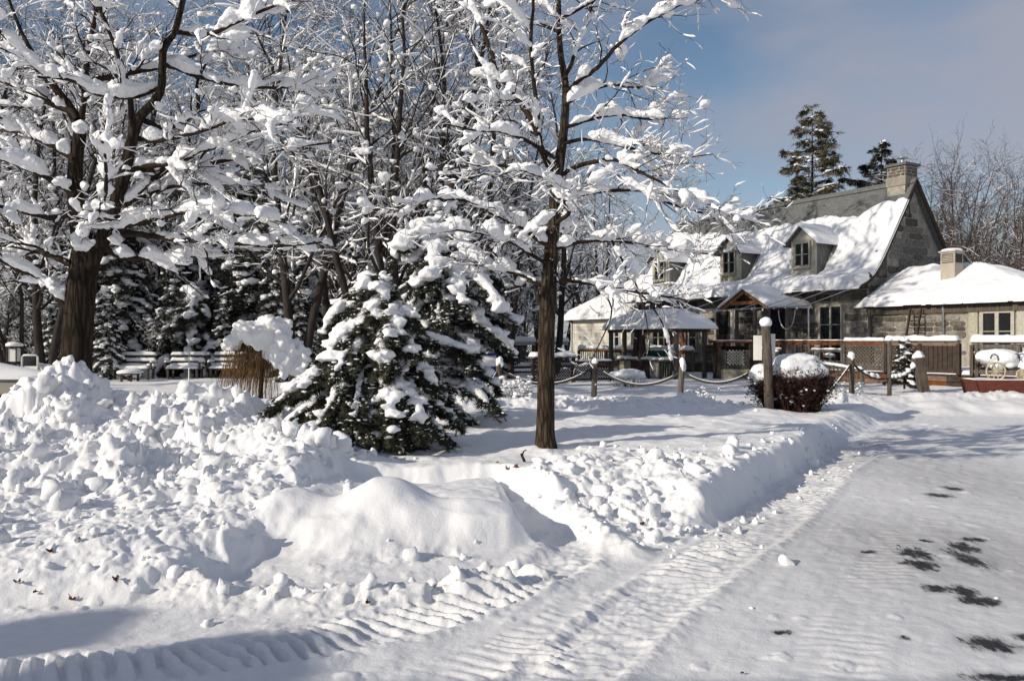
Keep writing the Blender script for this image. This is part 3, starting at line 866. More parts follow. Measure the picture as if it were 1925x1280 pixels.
# ---- the middle tree on the lawn
def middle_tree():
    D = 9.4
    base = P(1026, 843, D); base.z = 0.30
    T = Tree(11)
    L = lambda px, dd, lvl=1, d0=D: T.limb(px, d0, dd, base, lvl)
    T.limb([(1026, 855, 54), (1026, 838, 43), (1025, 815, 36), (1026, 760, 33), (1027, 640, 31), (1030, 560, 31), (1036, 470, 26), (1043, 390, 24), (1048, 330, 22), (1058, 262, 17), (1063, 200, 15), (1062, 150, 13), (1053, 94, 11), (1050, 0, 9), (1046, -120, 7), (1050, -260, 3)], D, .1, base, 0)
    mains = [
        L([(1044, 335, 14), (1020, 285, 13), (1005, 235, 12), (985, 205, 11), (957, 165, 10), (936, 139, 9), (912, 67, 8), (880, 0, 6), (840, -90, 3)], .5),
        L([(1012, 225, 9), (1003, 150, 8), (998, 80, 7), (1002, 0, 6), (990, -90, 3)], -.5),
        L([(1064, 172, 9), (1090, 150, 9), (1124, 127, 8), (1165, 82, 7), (1225, 37, 6), (1290, 5, 4), (1350, -20, 2)], -.6),
        L([(1062, 150, 8), (1085, 90, 7), (1110, 20, 6), (1135, -60, 3)], .7),
        L([(1058, 328, 9), (1090, 311, 9), (1150, 300, 8), (1195, 319, 6), (1247, 345, 5), (1300, 372, 4), (1360, 395, 3), (1400, 415, 2)], -.9),
        L([(1050, 372, 9), (1090, 365, 9), (1127, 360, 8), (1202, 358, 6), (1260, 383, 5), (1330, 402, 4), (1400, 405, 3)], .8),
        L([(1038, 463, 10), (1010, 450, 10), (977, 424, 9), (925, 401, 8), (880, 379, 7), (827, 373, 6), (782, 381, 5), (735, 396, 4), (689, 416, 2)], -.5),
        L([(1042, 528, 8), (1075, 528, 8), (1120, 535, 7), (1180, 546, 5), (1240, 556, 4), (1300, 566, 2)], -.7),
        L([(1040, 470, 8), (1090, 455, 8), (1150, 452, 7), (1225, 464, 5), (1300, 474, 3), (1355, 480, 2)], .6),
        L([(1030, 545, 9), (990, 520, 8), (940, 505, 7), (900, 490, 5), (862, 470, 3)], .5),
        L([(1036, 500, 8), (1000, 480, 7), (960, 455, 6), (905, 440, 4), (850, 432, 3)], -.9),
        L([(1046, 340, 8), (1000, 325, 7), (945, 312, 6), (880, 312, 5), (840, 320, 3)], .7),
        L([(1048, 300, 8), (1000, 270, 7), (950, 250, 6), (890, 245, 4), (845, 235, 2)], -.7),
        L([(1062, 240, 8), (1110, 225, 7), (1160, 215, 6), (1225, 225, 4), (1290, 215, 2)], .6),
        L([(1058, 270, 8), (1100, 262, 7), (1150, 270, 6), (1215, 285, 5), (1280, 296, 3), (1340, 290, 2)], -.3),
        L([(1060, 200, 7), (1100, 175, 6), (1150, 160, 5), (1200, 165, 4), (1250, 150, 2)], .9),
        L([(1045, 420, 9), (1070, 400, 8), (1060, 380, 6), (1075, 350, 4)], -1.6),
        L([(1040, 440, 9), (1050, 430, 8), (1070, 425, 6), (1080, 430, 4)], 1.7),
        L([(1050, 60, 7), (1000, 40, 6), (950, 10, 5), (900, -30, 3)], .5),
        L([(1050, 40, 7), (1110, 5, 6), (1170, -30, 4), (1230, -60, 2)], .4),
        L([(1150, 452, 5), (1175, 500, 4), (1200, 545, 3), (1215, 600, 2.2), (1222, 660, 1.6)], -.3),
        L([(1195, 545, 4), (1225, 575, 3.5), (1250, 620, 3), (1262, 680, 2)], .3),
        L([(1120, 535, 4), (1150, 580, 3.4), (1130, 640, 2.5), (1105, 690, 1.6)], -.3),
    ]
    l2 = []; l3 = []
    for m in mains[:20]: l2 += T.children(m, 2, 7.5, .30, .85, .50, 6, .15, (30, 70), -.02, .17, .0035, .35, .45, .05)
    for m in mains[20:]: l2 += T.children(m, 3, 5, .12, .35, .5, 5, .1, (30, 70), -.03, .2, .0022)
    for m in l2[:]: l3 += T.children(m, 3, 9, .14, .48, .6, 5, .12, (25, 65), .0, .2, .0028, .5, .3)
    for m in l3[:]: T.children(m, 3, 5.5, .08, .26, .7, 3, .2, (25, 60), .03, .2, .0021, .6)
    tr, wd = split_levels(T, (14, 7, 4, 3))
    V, Fq = T.snow({1: .062, 2: .035}, (1, 2), gap=.30, step=.03, blob=.7, blob_r=(.04, .09), hmin=.30, widen=1.15)
    sm = remeshed("snow", V, Fq, .012, 2, .010, .045)
    V, Fq = T.snow({3: .0080}, (3,), gap=.36, step=.025, sides=5, hmin=.4)
    ts = np_mesh("twig_snow", V, Fq)
    print("middle tree", len(T.b), len(sm.polygons))
    finish_tree("lawn_tree", base, [("trunk", np_mesh("trunk", *tr), M['bark']), ("branches", np_mesh("branches", *wd), M['twig']), ("snow", sm, M['snow_tree']), ("twig_snow", ts, M['snow_tree'])],
                "young bare tree with straight trunk on the front lawn, limbs heaped with snow")

# ---- the big maple on the left
def maple():
    D = 16.0
    base = P(140, 745, D); base.z = .25
    T = Tree(23)
    L = lambda px, dd, lvl=1: T.limb(px, D, dd, base, lvl)
    T.limb([(140, 775, 92), (140, 740, 78), (143, 680, 68), (148, 600, 64), (153, 540, 64), (160, 490, 56), (152, 440, 44), (143, 380, 36), (141, 330, 33), (145, 280, 30), (150, 247, 28), (138, 215, 24), (110, 174, 18), (80, 130, 12), (40, 60, 8), (10, -20, 5)], D, .2, base, 0, .82)
    T.limb([(165, 505, 40), (180, 470, 36), (195, 445, 33), (215, 390, 29), (232, 335, 27), (246, 272, 24), (262, 222, 21), (290, 192, 19), (304, 161, 17), (307, 95, 16), (328, 60, 14), (342, 10, 12), (358, -60, 9), (380, -160, 4)], D, -.5, base, 0, .86)
    mains = [
        L([(245, 318, 12), (285, 312, 11), (330, 307, 9), (375, 287, 8), (427, 268, 6), (500, 235, 5), (580, 205, 3)], -1.2),
        L([(240, 320, 12), (310, 315, 11), (375, 309, 9), (450, 297, 7), (555, 277, 5), (640, 266, 3)], .8),
        L([(200, 446, 14), (262, 440, 12), (322, 450, 10), (412, 456, 8), (525, 462, 6), (610, 455, 3)], -.8),
        L([(222, 398, 14), (277, 345, 12), (319, 318, 9), (372, 290, 7), (430, 220, 5), (470, 160, 3)], 1.4),
        L([(188, 462, 13), (233, 486, 11), (299, 484, 9), (366, 480, 7), (470, 472, 5), (540, 480, 3)], .9),
        L([(144, 365, 14), (120, 352, 12), (75, 328, 10), (20, 305, 8), (-60, 280, 6), (-140, 270, 3)], -1.0),
        L([(145, 225, 14), (124, 206, 12), (49, 180, 10), (0, 142, 8), (-70, 100, 5)], 1.0),
        L([(128, 575, 16), (108, 556, 14), (80, 528, 12), (30, 502, 10), (-40, 478, 7), (-110, 470, 3)], -.9),
        L([(135, 495, 14), (100, 480, 12), (53, 468, 10), (-10, 460, 8), (-80, 470, 4)], .9),
        L([(304, 165, 12), (250, 182, 10), (187, 178, 9), (130, 150, 7), (70, 145, 4)], -1.0),
        L([(150, 165, 12), (180, 150, 11), (230, 140, 10), (300, 126, 8), (380, 100, 5), (450, 90, 3)], 1.2),
        L([(150, 250, 12), (160, 170, 11), (163, 110, 10), (178, 40, 8), (190, -40, 5)], .9),
        L([(250, 265, 12), (240, 160, 10), (205, 60, 8), (180, 0, 6), (150, -60, 3)], -.9),
        L([(330, 60, 11), (390, 65, 9), (450, 40, 7), (520, 10, 5), (590, -10, 3)], -.6),
        L([(262, 222, 12), (310, 240, 10), (370, 210, 8), (372, 150, 6), (400, 100, 4)], .7),
        L([(310, 120, 10), (360, 140, 9), (440, 160, 7), (530, 165, 5), (600, 150, 3)], 1.3),
        L([(140, 300, 13), (90, 270, 11), (40, 250, 9), (-30, 240, 6), (-90, 230, 3)], 1.2),
        L([(142, 400, 13), (100, 410, 11), (50, 400, 9), (-20, 385, 6), (-100, 390, 3)], -1.6),
        L([(190, 450, 13), (240, 425, 11), (300, 410, 9), (370, 395, 7), (450, 400, 5), (540, 420, 3)], -2.0),
        L([(250, 260, 11), (300, 265, 9), (370, 250, 7), (450, 225, 5), (550, 230, 3)], -2.0),
        L([(225, 375, 11), (270, 370, 9), (330, 350, 7), (420, 345, 5), (520, 350, 3)], 1.8),
        L([(150, 480, 13), (160, 430, 11), (190, 390, 9), (200, 330, 7), (190, 250, 5)], -2.2),
        L([(340, 20, 9), (300, -20, 8), (260, -80, 5)], .5),
        L([(120, 185, 11), (60, 120, 9), (0, 60, 6), (-40, 0, 4)], -1.1),
    ]
    l2 = []; l3 = []
    for m in mains: l2 += T.children(m, 2, 4.6, .55, 1.5, .52, 7, .12, (25, 65), .0, .15, .007, .3, .45, .06)
    for m in l2[:]: l3 += T.children(m, 3, 4.4, .22, .65, .55, 5, .1, (25, 60), .0, .18, .004, .5, .35)
    for m in l3[:]: T.children(m, 4, 3.8, .15, .45, .7, 3, .2, (25, 60), .03, .2, .0036, .6)
    tr, wd = split_levels(T, (16, 7, 4, 3, 3))
    V, Fq = T.snow({3: .015, 4: .008}, (3, 4), gap=.42, step=.06, sides=5, hmin=.35)
    ts = np_mesh("twig_snow", V, Fq)
    V, Fq = T.snow({1: .115, 2: .068}, (1, 2), gap=.24, step=.05, blob=.35, blob_r=(.06, .12), hmin=.30, widen=1.1)
    # snow packed into the forks
    r_ = random.Random(4)
    cs = []; rs = []
    for (px, py, w) in [(165, 462, .30), (152, 452, .22), (215, 450, .22), (236, 315, .16), (150, 240, .2), (165, 390, .14), (160, 420, .17), (160, 350, .12), (262, 330, .15), (300, 200, .15), (118, 345, .18), (112, 545, .2), (95, 530, .2)]:
        cs.append((P(px, py, D - .15) - base)[:]); rs.append((w, w, w * .8))
    V2, F2 = blobs(cs, [tuple(.72 * q for q in w) for w in rs], 8, 2, .8)
    V, Fq = merge([(V, Fq), (V2, [F2])])
    sm = remeshed("snow", V, Fq, .020, 2, .016, .07)
    print("maple", len(T.b), len(sm.polygons))
    finish_tree("maple_tree", base, [("trunk", np_mesh("trunk", *tr), M['bark_dark']), ("branches", np_mesh("branches", *wd), M['twig']), ("snow", sm, M['snow_tree']), ("twig_snow", ts, M['snow_tree'])],
                "large old forked maple with thick dark trunk behind the left snow heap")

# ---- conifers
def sprays(pts_dirs, seed, n=14, ln=.05, wd=.006, spread=1.0):
    """flat needle sprigs: each a fan of thin triangles. pts_dirs: (p, dir, length)"""
    R = np.random.RandomState(seed)
    k = len(pts_dirs)
    p = np.array([q[0][:] for q in pts_dirs]); d = np.array([q[1][:] for q in pts_dirs]); L = np.array([q[2] for q in pts_dirs])
    d /= np.linalg.norm(d, axis=1, keepdims=True) + 1e-9
    side = np.cross(d, np.array([0, 0, 1.0]) + R.normal(0, .35, (k, 3))); side /= np.linalg.norm(side, axis=1, keepdims=True) + 1e-9
    up = np.cross(side, d)
    u = np.linspace(.05, 1, n)[None, :, None]
    sg = np.where(np.arange(n) % 2 == 0, 1.0, -1.0)[None, :, None]
    b0 = p[:, None] + d[:, None] * u * L[:, None, None]
    nl = (ln * R.uniform(.6, 1.3, (k, n, 1))) * (1.15 - .7 * u)
    tip = b0 + (d[:, None] * .75 + side[:, None] * sg * spread * R.uniform(.5, 1.1, (k, n, 1)) + up[:, None] * R.normal(0, .30, (k, n, 1)) + np.array([0, 0, -.12])) * nl
    w = d[:, None] * wd * R.uniform(.7, 1.3, (k, n, 1))
    V = np.stack([b0 - w, b0 + w, tip], 2).reshape(-1, 3)
    Fc = np.arange(len(V)).reshape(-1, 3)
    return V, Fc

def fir(seed, height, radius, n_boughs, droop, spray_len, needle_ln, needle_w, snow_amt, per_bough=26, trunk_r=.09, base_gap=.12, irregular=.25, top_pow=.85, snow_prob=.75, extra=None, n_needles=14, lean=(0, 0), low_bare=0.0, frost=0.0):
    """trunk, boughs with needle sprigs, and snow loads; returns (trunk, boughs, needles, snow) raw data"""
    r_ = random.Random(seed)
    T = Tree(seed)
    top = Vector((lean[0], lean[1], height))
    tp = [Vector((0, 0, -.1)), Vector((lean[0] * .2, lean[1] * .2, height * .3)), Vector((lean[0] * .55, lean[1] * .55, height * .65)), top]
    T.b.append((tp, [trunk_r, trunk_r * .8, trunk_r * .45, trunk_r * .08], 0))
    sp = []; sc = []; sr = []; pads = []
    bl = []
    for i in range(n_boughs):
        u = base_gap + (1 - base_gap) * ((i + r_.random()) / n_boughs)
        a = i * 2.399 + r_.uniform(-.5, .5)
        reach = radius * (1 - u) ** top_pow * r_.uniform(1 - irregular, 1 + irregular) + .12 * radius * (1 - u * .6)
        bl.append((u, a, reach, droop * r_.uniform(.6, 1.35), (1.0 if r_.random() < snow_prob else .25) * (.12 if u < low_bare and r_.random() < .85 else 1)))
    if extra: bl += extra
    for (u, a, reach, dr, sn) in bl:
        p = Vector((lean[0] * u, lean[1] * u, height * u))
        d = Vector((math.cos(a), math.sin(a), .30 - .25 * (1 - u)))
        n = 8; pts = [p.copy()]; st = reach / n
        for k in range(n):
            d = (d + Vector((r_.gauss(0, .07), r_.gauss(0, .07), -dr * .16 + (.06 if k > 5 else 0)))).normalized()
            p = p + d * st; pts.append(p.copy())
        rr = [max(.016 * reach / 1.2 * (1 - k / (n + 1)), .003) for k in range(n + 1)]
        T.b.append((pts, rr, 1))
        m = max(5, int(per_bough * reach / max(radius, .01)))
        for q in range(m):
            t = (.12 + .88 * r_.random() ** .8) * n
            k = min(int(t), n - 1); f = t - k
            pp = pts[k].lerp(pts[k + 1], f); td = (pts[k + 1] - pts[k]).normalized()
            sd = td.cross(Vector((0, 0, 1))).normalized() * r_.choice((-1, 1))
            dd = td * r_.uniform(.5, 1.1) + sd * r_.uniform(.35, 1.0) + Vector((0, 0, r_.uniform(-.65, .02)))
            L = spray_len * r_.uniform(.6, 1.3) * (1.1 - .45 * t / n)
            sp.append((pp, dd, L))
            # side twig holding sub-sprigs
            dn = dd.normalized()
            for j in range(2):
                p3 = pp + dn * L * r_.uniform(.3, .9)
                d3 = dn + Vector((r_.gauss(0, .5), r_.gauss(0, .5), r_.uniform(-.6, .0)))
                sp.append((p3, d3, L * r_.uniform(.45, .8)))
        if snow_amt > 0 and sn > .0:
            ta, tb = (.12, 1.0) if sn > 1 else (r_.uniform(.1, .45), r_.uniform(.7, 1.0))
            m_ = 12; pp_ = []; w1 = []; w2 = []
            for q in range(m_):
                t = (ta + (tb - ta) * q / (m_ - 1)) * n; k = min(int(t), n - 1); f = min(t - k, 1)
                e = math.sin(math.pi * (q + .35) / (m_ - .3)) ** .5
                hh = snow_amt * min(sn, 1.5) * e * r_.uniform(.35, .8)
                pp_.append((pts[k].lerp(pts[k + 1], f) + Vector((0, 0, hh * .55)))[:]); w2.append(hh); w1.append(max(hh, spray_len * .42 * e * r_.uniform(.6, 1.1) * min(1, .35 + sn * .65)))
            pads.append((np.array(pp_), np.array(w1), np.array(w2)))
            c = max(2, int(reach / (snow_amt * 1.15)))
            for q in range(int(c * 1.1)):
                t = (.10 + .93 * r_.random()) * n
                k = min(int(t), n - 1); f = min(t - k, 1)
                pp = pts[k].lerp(pts[k + 1], f); td = (pts[k + 1] - pts[k]).normalized()
                sd = td.cross(Vector((0, 0, 1))).normalized()
                wdt = spray_len * .55 * (1.1 - .5 * t / n)
                pp = pp + sd * r_.uniform(-1, 1) * wdt + Vector((0, 0, snow_amt * .35))
                s_ = snow_amt * sn * r_.uniform(.45, 1.15)
                sc.append(pp[:]); sr.append((s_ * r_.uniform(1.0, 1.6), s_ * r_.uniform(.9, 1.3), s_ * r_.uniform(.45, .75)))
    A = Tree(0); A.b = [q for q in T.b if q[2] == 0]; B = Tree(0); B.b = [q for q in T.b if q[2] == 1]
    V, Fc = sprays(sp, seed, n_needles, needle_ln, needle_w)
    sn_ = None
    if sc:
        bV, bF = blobs(sc, sr, seed, 1, .55)
        sn_ = merge([tubes(pads, 6), (bV, [bF])])
    fr = None
    if frost:
        k = [q for q in sp if r_.random() < frost]
        cs = [(q[0] + q[1].normalized() * q[2] * r_.uniform(.2, .9) + Vector((0, 0, .012)))[:] for q in k]
        fr = blobs(cs, [(q[2] * r_.uniform(.06, .34), q[2] * r_.uniform(.05, .16), q[2] * r_.uniform(.03, .10)) for q in k], seed + 5, 1, .6)
    return A.wood((9,)), B.wood((4, 4)), (V, [Fc]), sn_, fr

def fir_tree(name, base, label, cat, args, mats, voxel=0, group=None, seedsnow=None, extra_snow=None):
    tr, bo, ne, sn, fr = fir(**args)
    parts = [("trunk", np_mesh("trunk", *tr), M['bark_dark']), ("boughs", np_mesh("boughs", *bo), M['bark_dark']), ("needles", np_mesh("needles", *ne), mats)]
    if sn is not None:
        V, FF = sn
        me = remeshed("snow", V, FF, voxel, 2, voxel * .6, voxel * 4) if voxel else np_mesh("snow", V, FF)
        parts.append(("snow", me, M['snow_tree']))
    if fr is not None: parts.append(("frost", np_mesh("frost", fr[0], [fr[1]]), M['snow_tree']))
    return finish_tree(name, base, parts, label, cat, group)

def copy_tree(o, loc, rz, sc, label=None, group=None, cat=None):
    c = o.copy(); COL.objects.link(c)
    c.location = loc; c.rotation_euler = (0, 0, rz); c.scale = (sc, sc, sc) if not hasattr(sc, '__len__') else sc
    if label: c["label"] = label
    if group: c["group"] = group
    if cat: c["category"] = cat
    for ch in o.children:
        k = ch.copy(); COL.objects.link(k); k.parent = c
    return c

middle_tree()
maple()
print("big trees", round(time.time() - T0, 1))

# ---- drooping spruce in the centre and the taller leaning one behind it
def front_spruces():
    D = 9.7
    b = P(706, 838, D); b.z = .32
    s_ = D / F
    def ext(px, py, u, reach, dr, sn, back=0.0):
        a = math.atan2(back, (px - 706))
        return (u, a, reach, dr, sn)
    extra = [(.62, math.radians(15), 1.25, .55, 1.4), (.55, math.radians(-20), 1.0, .9, 1.3), (.85, math.radians(200), .8, 1.5, 1.5), (.75, math.radians(235), .9, 1.5, 1.5), (.7, math.radians(290), .95, 1.5, 1.4),
             (.80, math.radians(310), .8, 1.6, 1.5), (.45, math.radians(185), 1.35, .7, 1.2), (.5, math.radians(165), 1.3, .8, 1.2), (.66, math.radians(250), 1.0, 1.4, .5),
             (.35, math.radians(190), 1.35, .9, .8), (.30, math.radians(215), 1.3, 1.0, .3), (.28, math.radians(240), 1.2, 1.1, .2), (.28, math.radians(265), 1.1, 1.2, .2), (.30, math.radians(295), 1.15, 1.1, .3), (.33, math.radians(325), 1.2, 1.0, .5), (.36, math.radians(350), 1.2, .9, .8),
             (.42, math.radians(225), 1.2, 1.2, .3), (.42, math.radians(280), 1.15, 1.2, .25), (.5, math.radians(255), 1.1, 1.3, .4), (.5, math.radians(310), 1.1, 1.2, .5)]
    fir_tree("spruce", b, "dark green drooping spruce loaded with thick snow, standing low on the lawn in the centre", "tree",
             dict(seed=31, height=2.15, radius=1.28, n_boughs=88, droop=1.35, spray_len=.21, needle_ln=.08, needle_w=.0085, snow_amt=.085, per_bough=60, trunk_r=.065, base_gap=.20, irregular=.30, top_pow=.45, snow_prob=.7, low_bare=.40, frost=.5, extra=extra, n_needles=16),
             M['needle'], .017)
    D2 = 12.6
    b2 = P(812, 800, D2); b2.z = .35
    ext2 = [(.8, math.radians(-10), 1.2, 1.2, 1.3), (.7, math.radians(-25), 1.5, 1.1, 1.3), (.62, math.radians(10), 1.5, 1.0, 1.2), (.85, math.radians(190), .9, 1.2, 1.5), (.9, math.radians(230), .9, 1.2, 1.5), (.8, math.radians(270), 1.1, 1.3, 1.4), (.7, math.radians(300), 1.3, 1.2, 1.2), (.5, math.radians(-15), 1.5, 1.0, 1.1)]
    fir_tree("spruce", b2, "taller snow-laden spruce leaning right, just behind the centre spruce", "tree",
             dict(seed=37, height=3.45, radius=1.15, n_boughs=70, droop=1.1, spray_len=.24, needle_ln=.09, needle_w=.009, snow_amt=.12, per_bough=40, trunk_r=.09, base_gap=.12, irregular=.35, top_pow=.5, snow_prob=.75, extra=ext2, n_needles=14, lean=(.15, 0), frost=.45),
             M['needle_dark'], .022)
front_spruces()
print("spruces", round(time.time() - T0, 1))

# ---- the wood behind: templates copied as single trees
def bare_template(seed, H, trunk_r, stems, snow_k, bark, spread=(20, 45), dens=1.15, fine=True, snow_gap=.42):
    T = Tree(seed); r_ = T.r
    l1 = []; l2 = []; l3 = []
    for k in range(stems):
        a = r_.uniform(0, 6.28); lean = r_.uniform(.04, .22) if stems > 1 else r_.uniform(0, .06)
        st = T.walk(Vector((0.1 * math.cos(a) * (stems > 1), .1 * math.sin(a) * (stems > 1), -.1)), Vector((math.cos(a) * lean, math.sin(a) * lean, 1)), H * r_.uniform(.85, 1.05), trunk_r * r_.uniform(.75, 1.0), 14, 0, .05, .03, .12)
        l1 += T.children(st, 1, 1.55 * dens, H * .16, H * .36, .48, 8, .16, (28, 62), .035, .11, .018, .25, 0, .05)
    for m in l1[:]: l2 += T.children(m, 2, 2.0 * dens, H * .06, H * .15, .5, 6, .15, (25, 60), .02, .15, .010, .35, .1)
    for m in l2[:]: l3 += T.children(m, 3, 2.6 * dens, H * .025, H * .07, .55, 4, .1, (25, 60), .0, .2, .006, .5, .1)
    if fine:
        for m in l3[:]: T.children(m, 4, 1.6 * dens, H * .015, H * .035, .6, 3, .1, (25, 60), .0, .2, .005, .6)
    tr, wd = split_levels(T, (8, 5, 3, 3, 3))
    parts = [("trunk", np_mesh("trunk", *tr), bark), ("branches", np_mesh("branches", *wd), bark)]
    if snow_k:
        V, Fq = T.snow({1: .042 * snow_k, 2: .025 * snow_k, 3: .013 * snow_k, 4: .008 * snow_k}, (1, 2, 3, 4), gap=snow_gap, step=.16, sides=4, hmin=.42, blob=.35, blob_r=(.05 * snow_k, .10 * snow_k))
        parts.append(("snow", np_mesh("snow", V, Fq), M['snow_tree']))
    return parts

def gz_far(x, y):
    return .2

def woods():
    r_ = random.Random(77)
    tmpl = []
    specs = [(101, 12.5, .17, 2, 1.3, M['bark_grey']), (102, 13.5, .19, 3, 1.15, M['bark_grey']), (103, 11.0, .15, 1, 1.5, M['bark_grey']), (104, 8.0, .10, 3, 1.35, M['bark_grey'])]
    roots = []
    label = "bare snow-covered tree, one of many in the dense wood behind the lawn"
    grp = "bare trees of the wood behind the lawn"
    # px, depth, template, scale
    spots = [(745, 22, 1, 1.0), (800, 25, 0, 1.0), (690, 24, 0, .95), (620, 27, 2, 1.0), (870, 27, 1, .95), (560, 25, 0, 1.0), (480, 34, 1, 1.15), (400, 34, 2, 1.1), (320, 35, 0, 1.2), (250, 33, 1, 1.1), (170, 34, 2, 1.2),
             (90, 27, 0, 1.0), (20, 29, 1, 1.05), (-60, 27, 2, 1.1), (-140, 29, 0, 1.1), (960, 30, 2, 1.0), (1040, 33, 0, .95), (1120, 50, 1, .95),
             (30, 24, 3, .9), (200, 33, 3, .95), (80, 33, 3, 1.0), (270, 34, 3, .95), (640, 31, 3, 1.1), (540, 33, 3, 1.1), (450, 34, 3, 1.2), (350, 36, 3, 1.2), (720, 34, 3, 1.1), (900, 36, 3, 1.0), (990, 40, 3, 1.0), (1060, 52, 3, 1.1), (1000, 46, 3, 1.2), (940, 42, 3, 1.1),
             (150, 38, 1, 1.2), (420, 40, 0, 1.2), (600, 40, 1, 1.2), (760, 41, 2, 1.2), (-100, 36, 1, 1.2), (880, 48, 0, 1.1), (1010, 58, 1, 1.0), (300, 44, 2, 1.3), (500, 46, 1, 1.3), (60, 44, 0, 1.3), (680, 48, 0, 1.3), (830, 52, 3, 1.5)]
    for k in range(46):
        d = r_.uniform(34, 64); spots.append((r_.uniform(-330, 1010), d, 3, r_.uniform(.75, 1.25)))
    for k in range(16):
        d = r_.uniform(52, 75); spots.append((r_.uniform(-200, 1000), d, r_.choice((0, 1, 2)), r_.uniform(.8, 1.1)))
    for k in range(34):
        d = r_.uniform(46, 72); spots.append((r_.uniform(-250, 800), d, r_.choice((0, 1, 2)), r_.uniform(1.0, 1.5)))
    for k in range(70):
        d = r_.uniform(31.5, 44); spots.append((r_.uniform(-250, 960), d, 3, r_.uniform(.28, .55)))
    for k in range(50):
        d = r_.uniform(30.6, 36); spots.append((r_.uniform(-200, 700), d, 3, r_.uniform(.25, .45)))
    made = {}
    sh = Vector((TOSUN.x, TOSUN.y, 0)).normalized(); tn = math.tan(SUN_EL)
    def shades(p, top):
        # would this tree keep the sun off the sunlit cream extension?
        for tx, ty in ((2.6, 47), (3.6, 45.5), (4.6, 44), (6.0, 41.5)):
            v = Vector((p.x - tx, p.y - ty, 0)); t = v.dot(sh)
            if t > 0 and (v - sh * t).length < 2.6 and t * tn + 1.5 < top: return True
        return False
    def where(px):
        for lim, w in ((60, "at the left edge of the wood"), (225, "left of the benches behind the maple"), (450, "behind the row of benches"), (600, "behind the weeping shrub"), (720, "behind the centre spruce"), (900, "between the spruces and the lawn tree"), (1010, "beyond the platform behind the lawn tree")):
            if px < lim: return w
        return "in front of the cream extension's left end"
    def kind_of(k, sc):
        if k == 3: return ("low snowy sapling" if sc < .62 else "many-stemmed snowy young tree")
        return {0: "tall twin-trunked snowy tree", 1: "tall three-trunked snowy tree", 2: "tall single-trunked snowy tree"}[k]
    for px, d, k, sc in spots:
        p = P(px, 640, d); p.z = .15
        if shades(p, specs[k][1] * sc): continue
        label = kind_of(k, sc) + " " + where(px); grp = label + "s" if False else "bare trees: " + label
        sc *= r_.uniform(.92, 1.08); rz = r_.uniform(0, 6.28)
        if k not in made:
            sd, H, tr_, st, sk, bk = specs[k]
            made[k] = finish_tree("bare_tree", p, bare_template(sd, H, tr_, st, sk, bk), label, "tree", grp)
            made[k].rotation_euler = (0, 0, rz); made[k].scale = (sc, sc, sc)
        else:
            copy_tree(made[k], p, rz, sc, label, grp)
    # reddish brush behind and beside the house, little snow
    red = {}
    label2 = "reddish bare tree dusted with snow in the thicket right of the stone house"
    label3 = "reddish bare tree in the brush between wood and cream extension"
    rspots = [(1760, 47, 0, 1.1, 2), (1745, 45, 0, 1.08, 2), (1778, 48, 0, 1.1, 2), (1800, 50, 1, 1.12, 2), (1725, 56, 0, 1.25, 2), (1830, 47, 0, .95, 2), (1860, 56, 1, 1.1, 2), (1760, 52, 1, 1.2, 2), (1900, 50, 0, .9, 2), (1850, 50, 1, .95, 2), (1905, 40, 1, .8, 2), (1800, 58, 1, .9, 2), (1960, 48, 0, .9, 2), (1880, 62, 0, .95, 2), (2020, 42, 1, .9, 2), (1830, 42, 2, .9, 2), (1900, 46, 2, .95, 2), (1780, 46, 2, .85, 2), (1950, 38, 2, .8, 2), (1740, 60, 1, 1.2, 2), (1810, 46, 1, 1.0, 2), (1870, 52, 2, 1.5, 2), (1820, 54, 2, 1.6, 2), (1925, 52, 2, 1.5, 2), (1790, 52, 2, 1.3, 2), (1850, 45, 2, 1.15, 2), (1890, 44, 2, 1.1, 2), (1940, 44, 1, .95, 2), (1980, 40, 2, 1.1, 2), (1770, 50, 1, 1.05, 2), (1835, 62, 0, 1.25, 2),
              (1090, 56, 1, .75, 3), (1150, 60, 0, .7, 3), (1200, 63, 1, .7, 3), (1060, 62, 0, .8, 3), (1250, 68, 0, .75, 3), (1120, 66, 2, 1.0, 3), (1180, 58, 2, .9, 3), (1030, 50, 2, .9, 3), (980, 52, 2, .9, 3), (1300, 66, 1, .7, 3)]
    rsp = [(201, 12.5, .16, 1, 0.0, M['bark_red']), (202, 11.5, .13, 2, 0.26, M['bark_red']), (203, 7.0, .06, 5, 0.42, M['bark_red'])]
    for px, d, k, sc, lb in rspots:
        p = P(px, 640, d); p.z = .1
        sc *= r_.uniform(.92, 1.08); rz = r_.uniform(0, 6.28)
        kd = {0: "tall bare reddish tree", 1: "twin-stemmed reddish tree", 2: "bushy many-stemmed reddish thicket tree"}[k]
        if lb == 2: l_ = kd + (" just right of the stone gable" if px < 1800 else " behind the stone wing's roof" if px < 1880 else " at the right edge behind the stone wing")
        else: l_ = kd + (" beyond the platform rail" if px < 1070 else " behind the cream extension roof")
        g_ = "reddish trees: " + l_
        if k not in red:
            sd, H, tr_, st, sk, bk = rsp[k]
            red[k] = finish_tree("bare_tree", p, bare_template(sd, H, tr_, st, sk, bk, dens=1.15), l_, "tree", g_)
            red[k].rotation_euler = (0, 0, rz); red[k].scale = (sc, sc, sc)
        else:
            copy_tree(red[k], p, rz, sc, l_, g_)
    # conifers
    fl = "dark snow-laden spruce " + where(480)
    fg = "spruces: " + fl
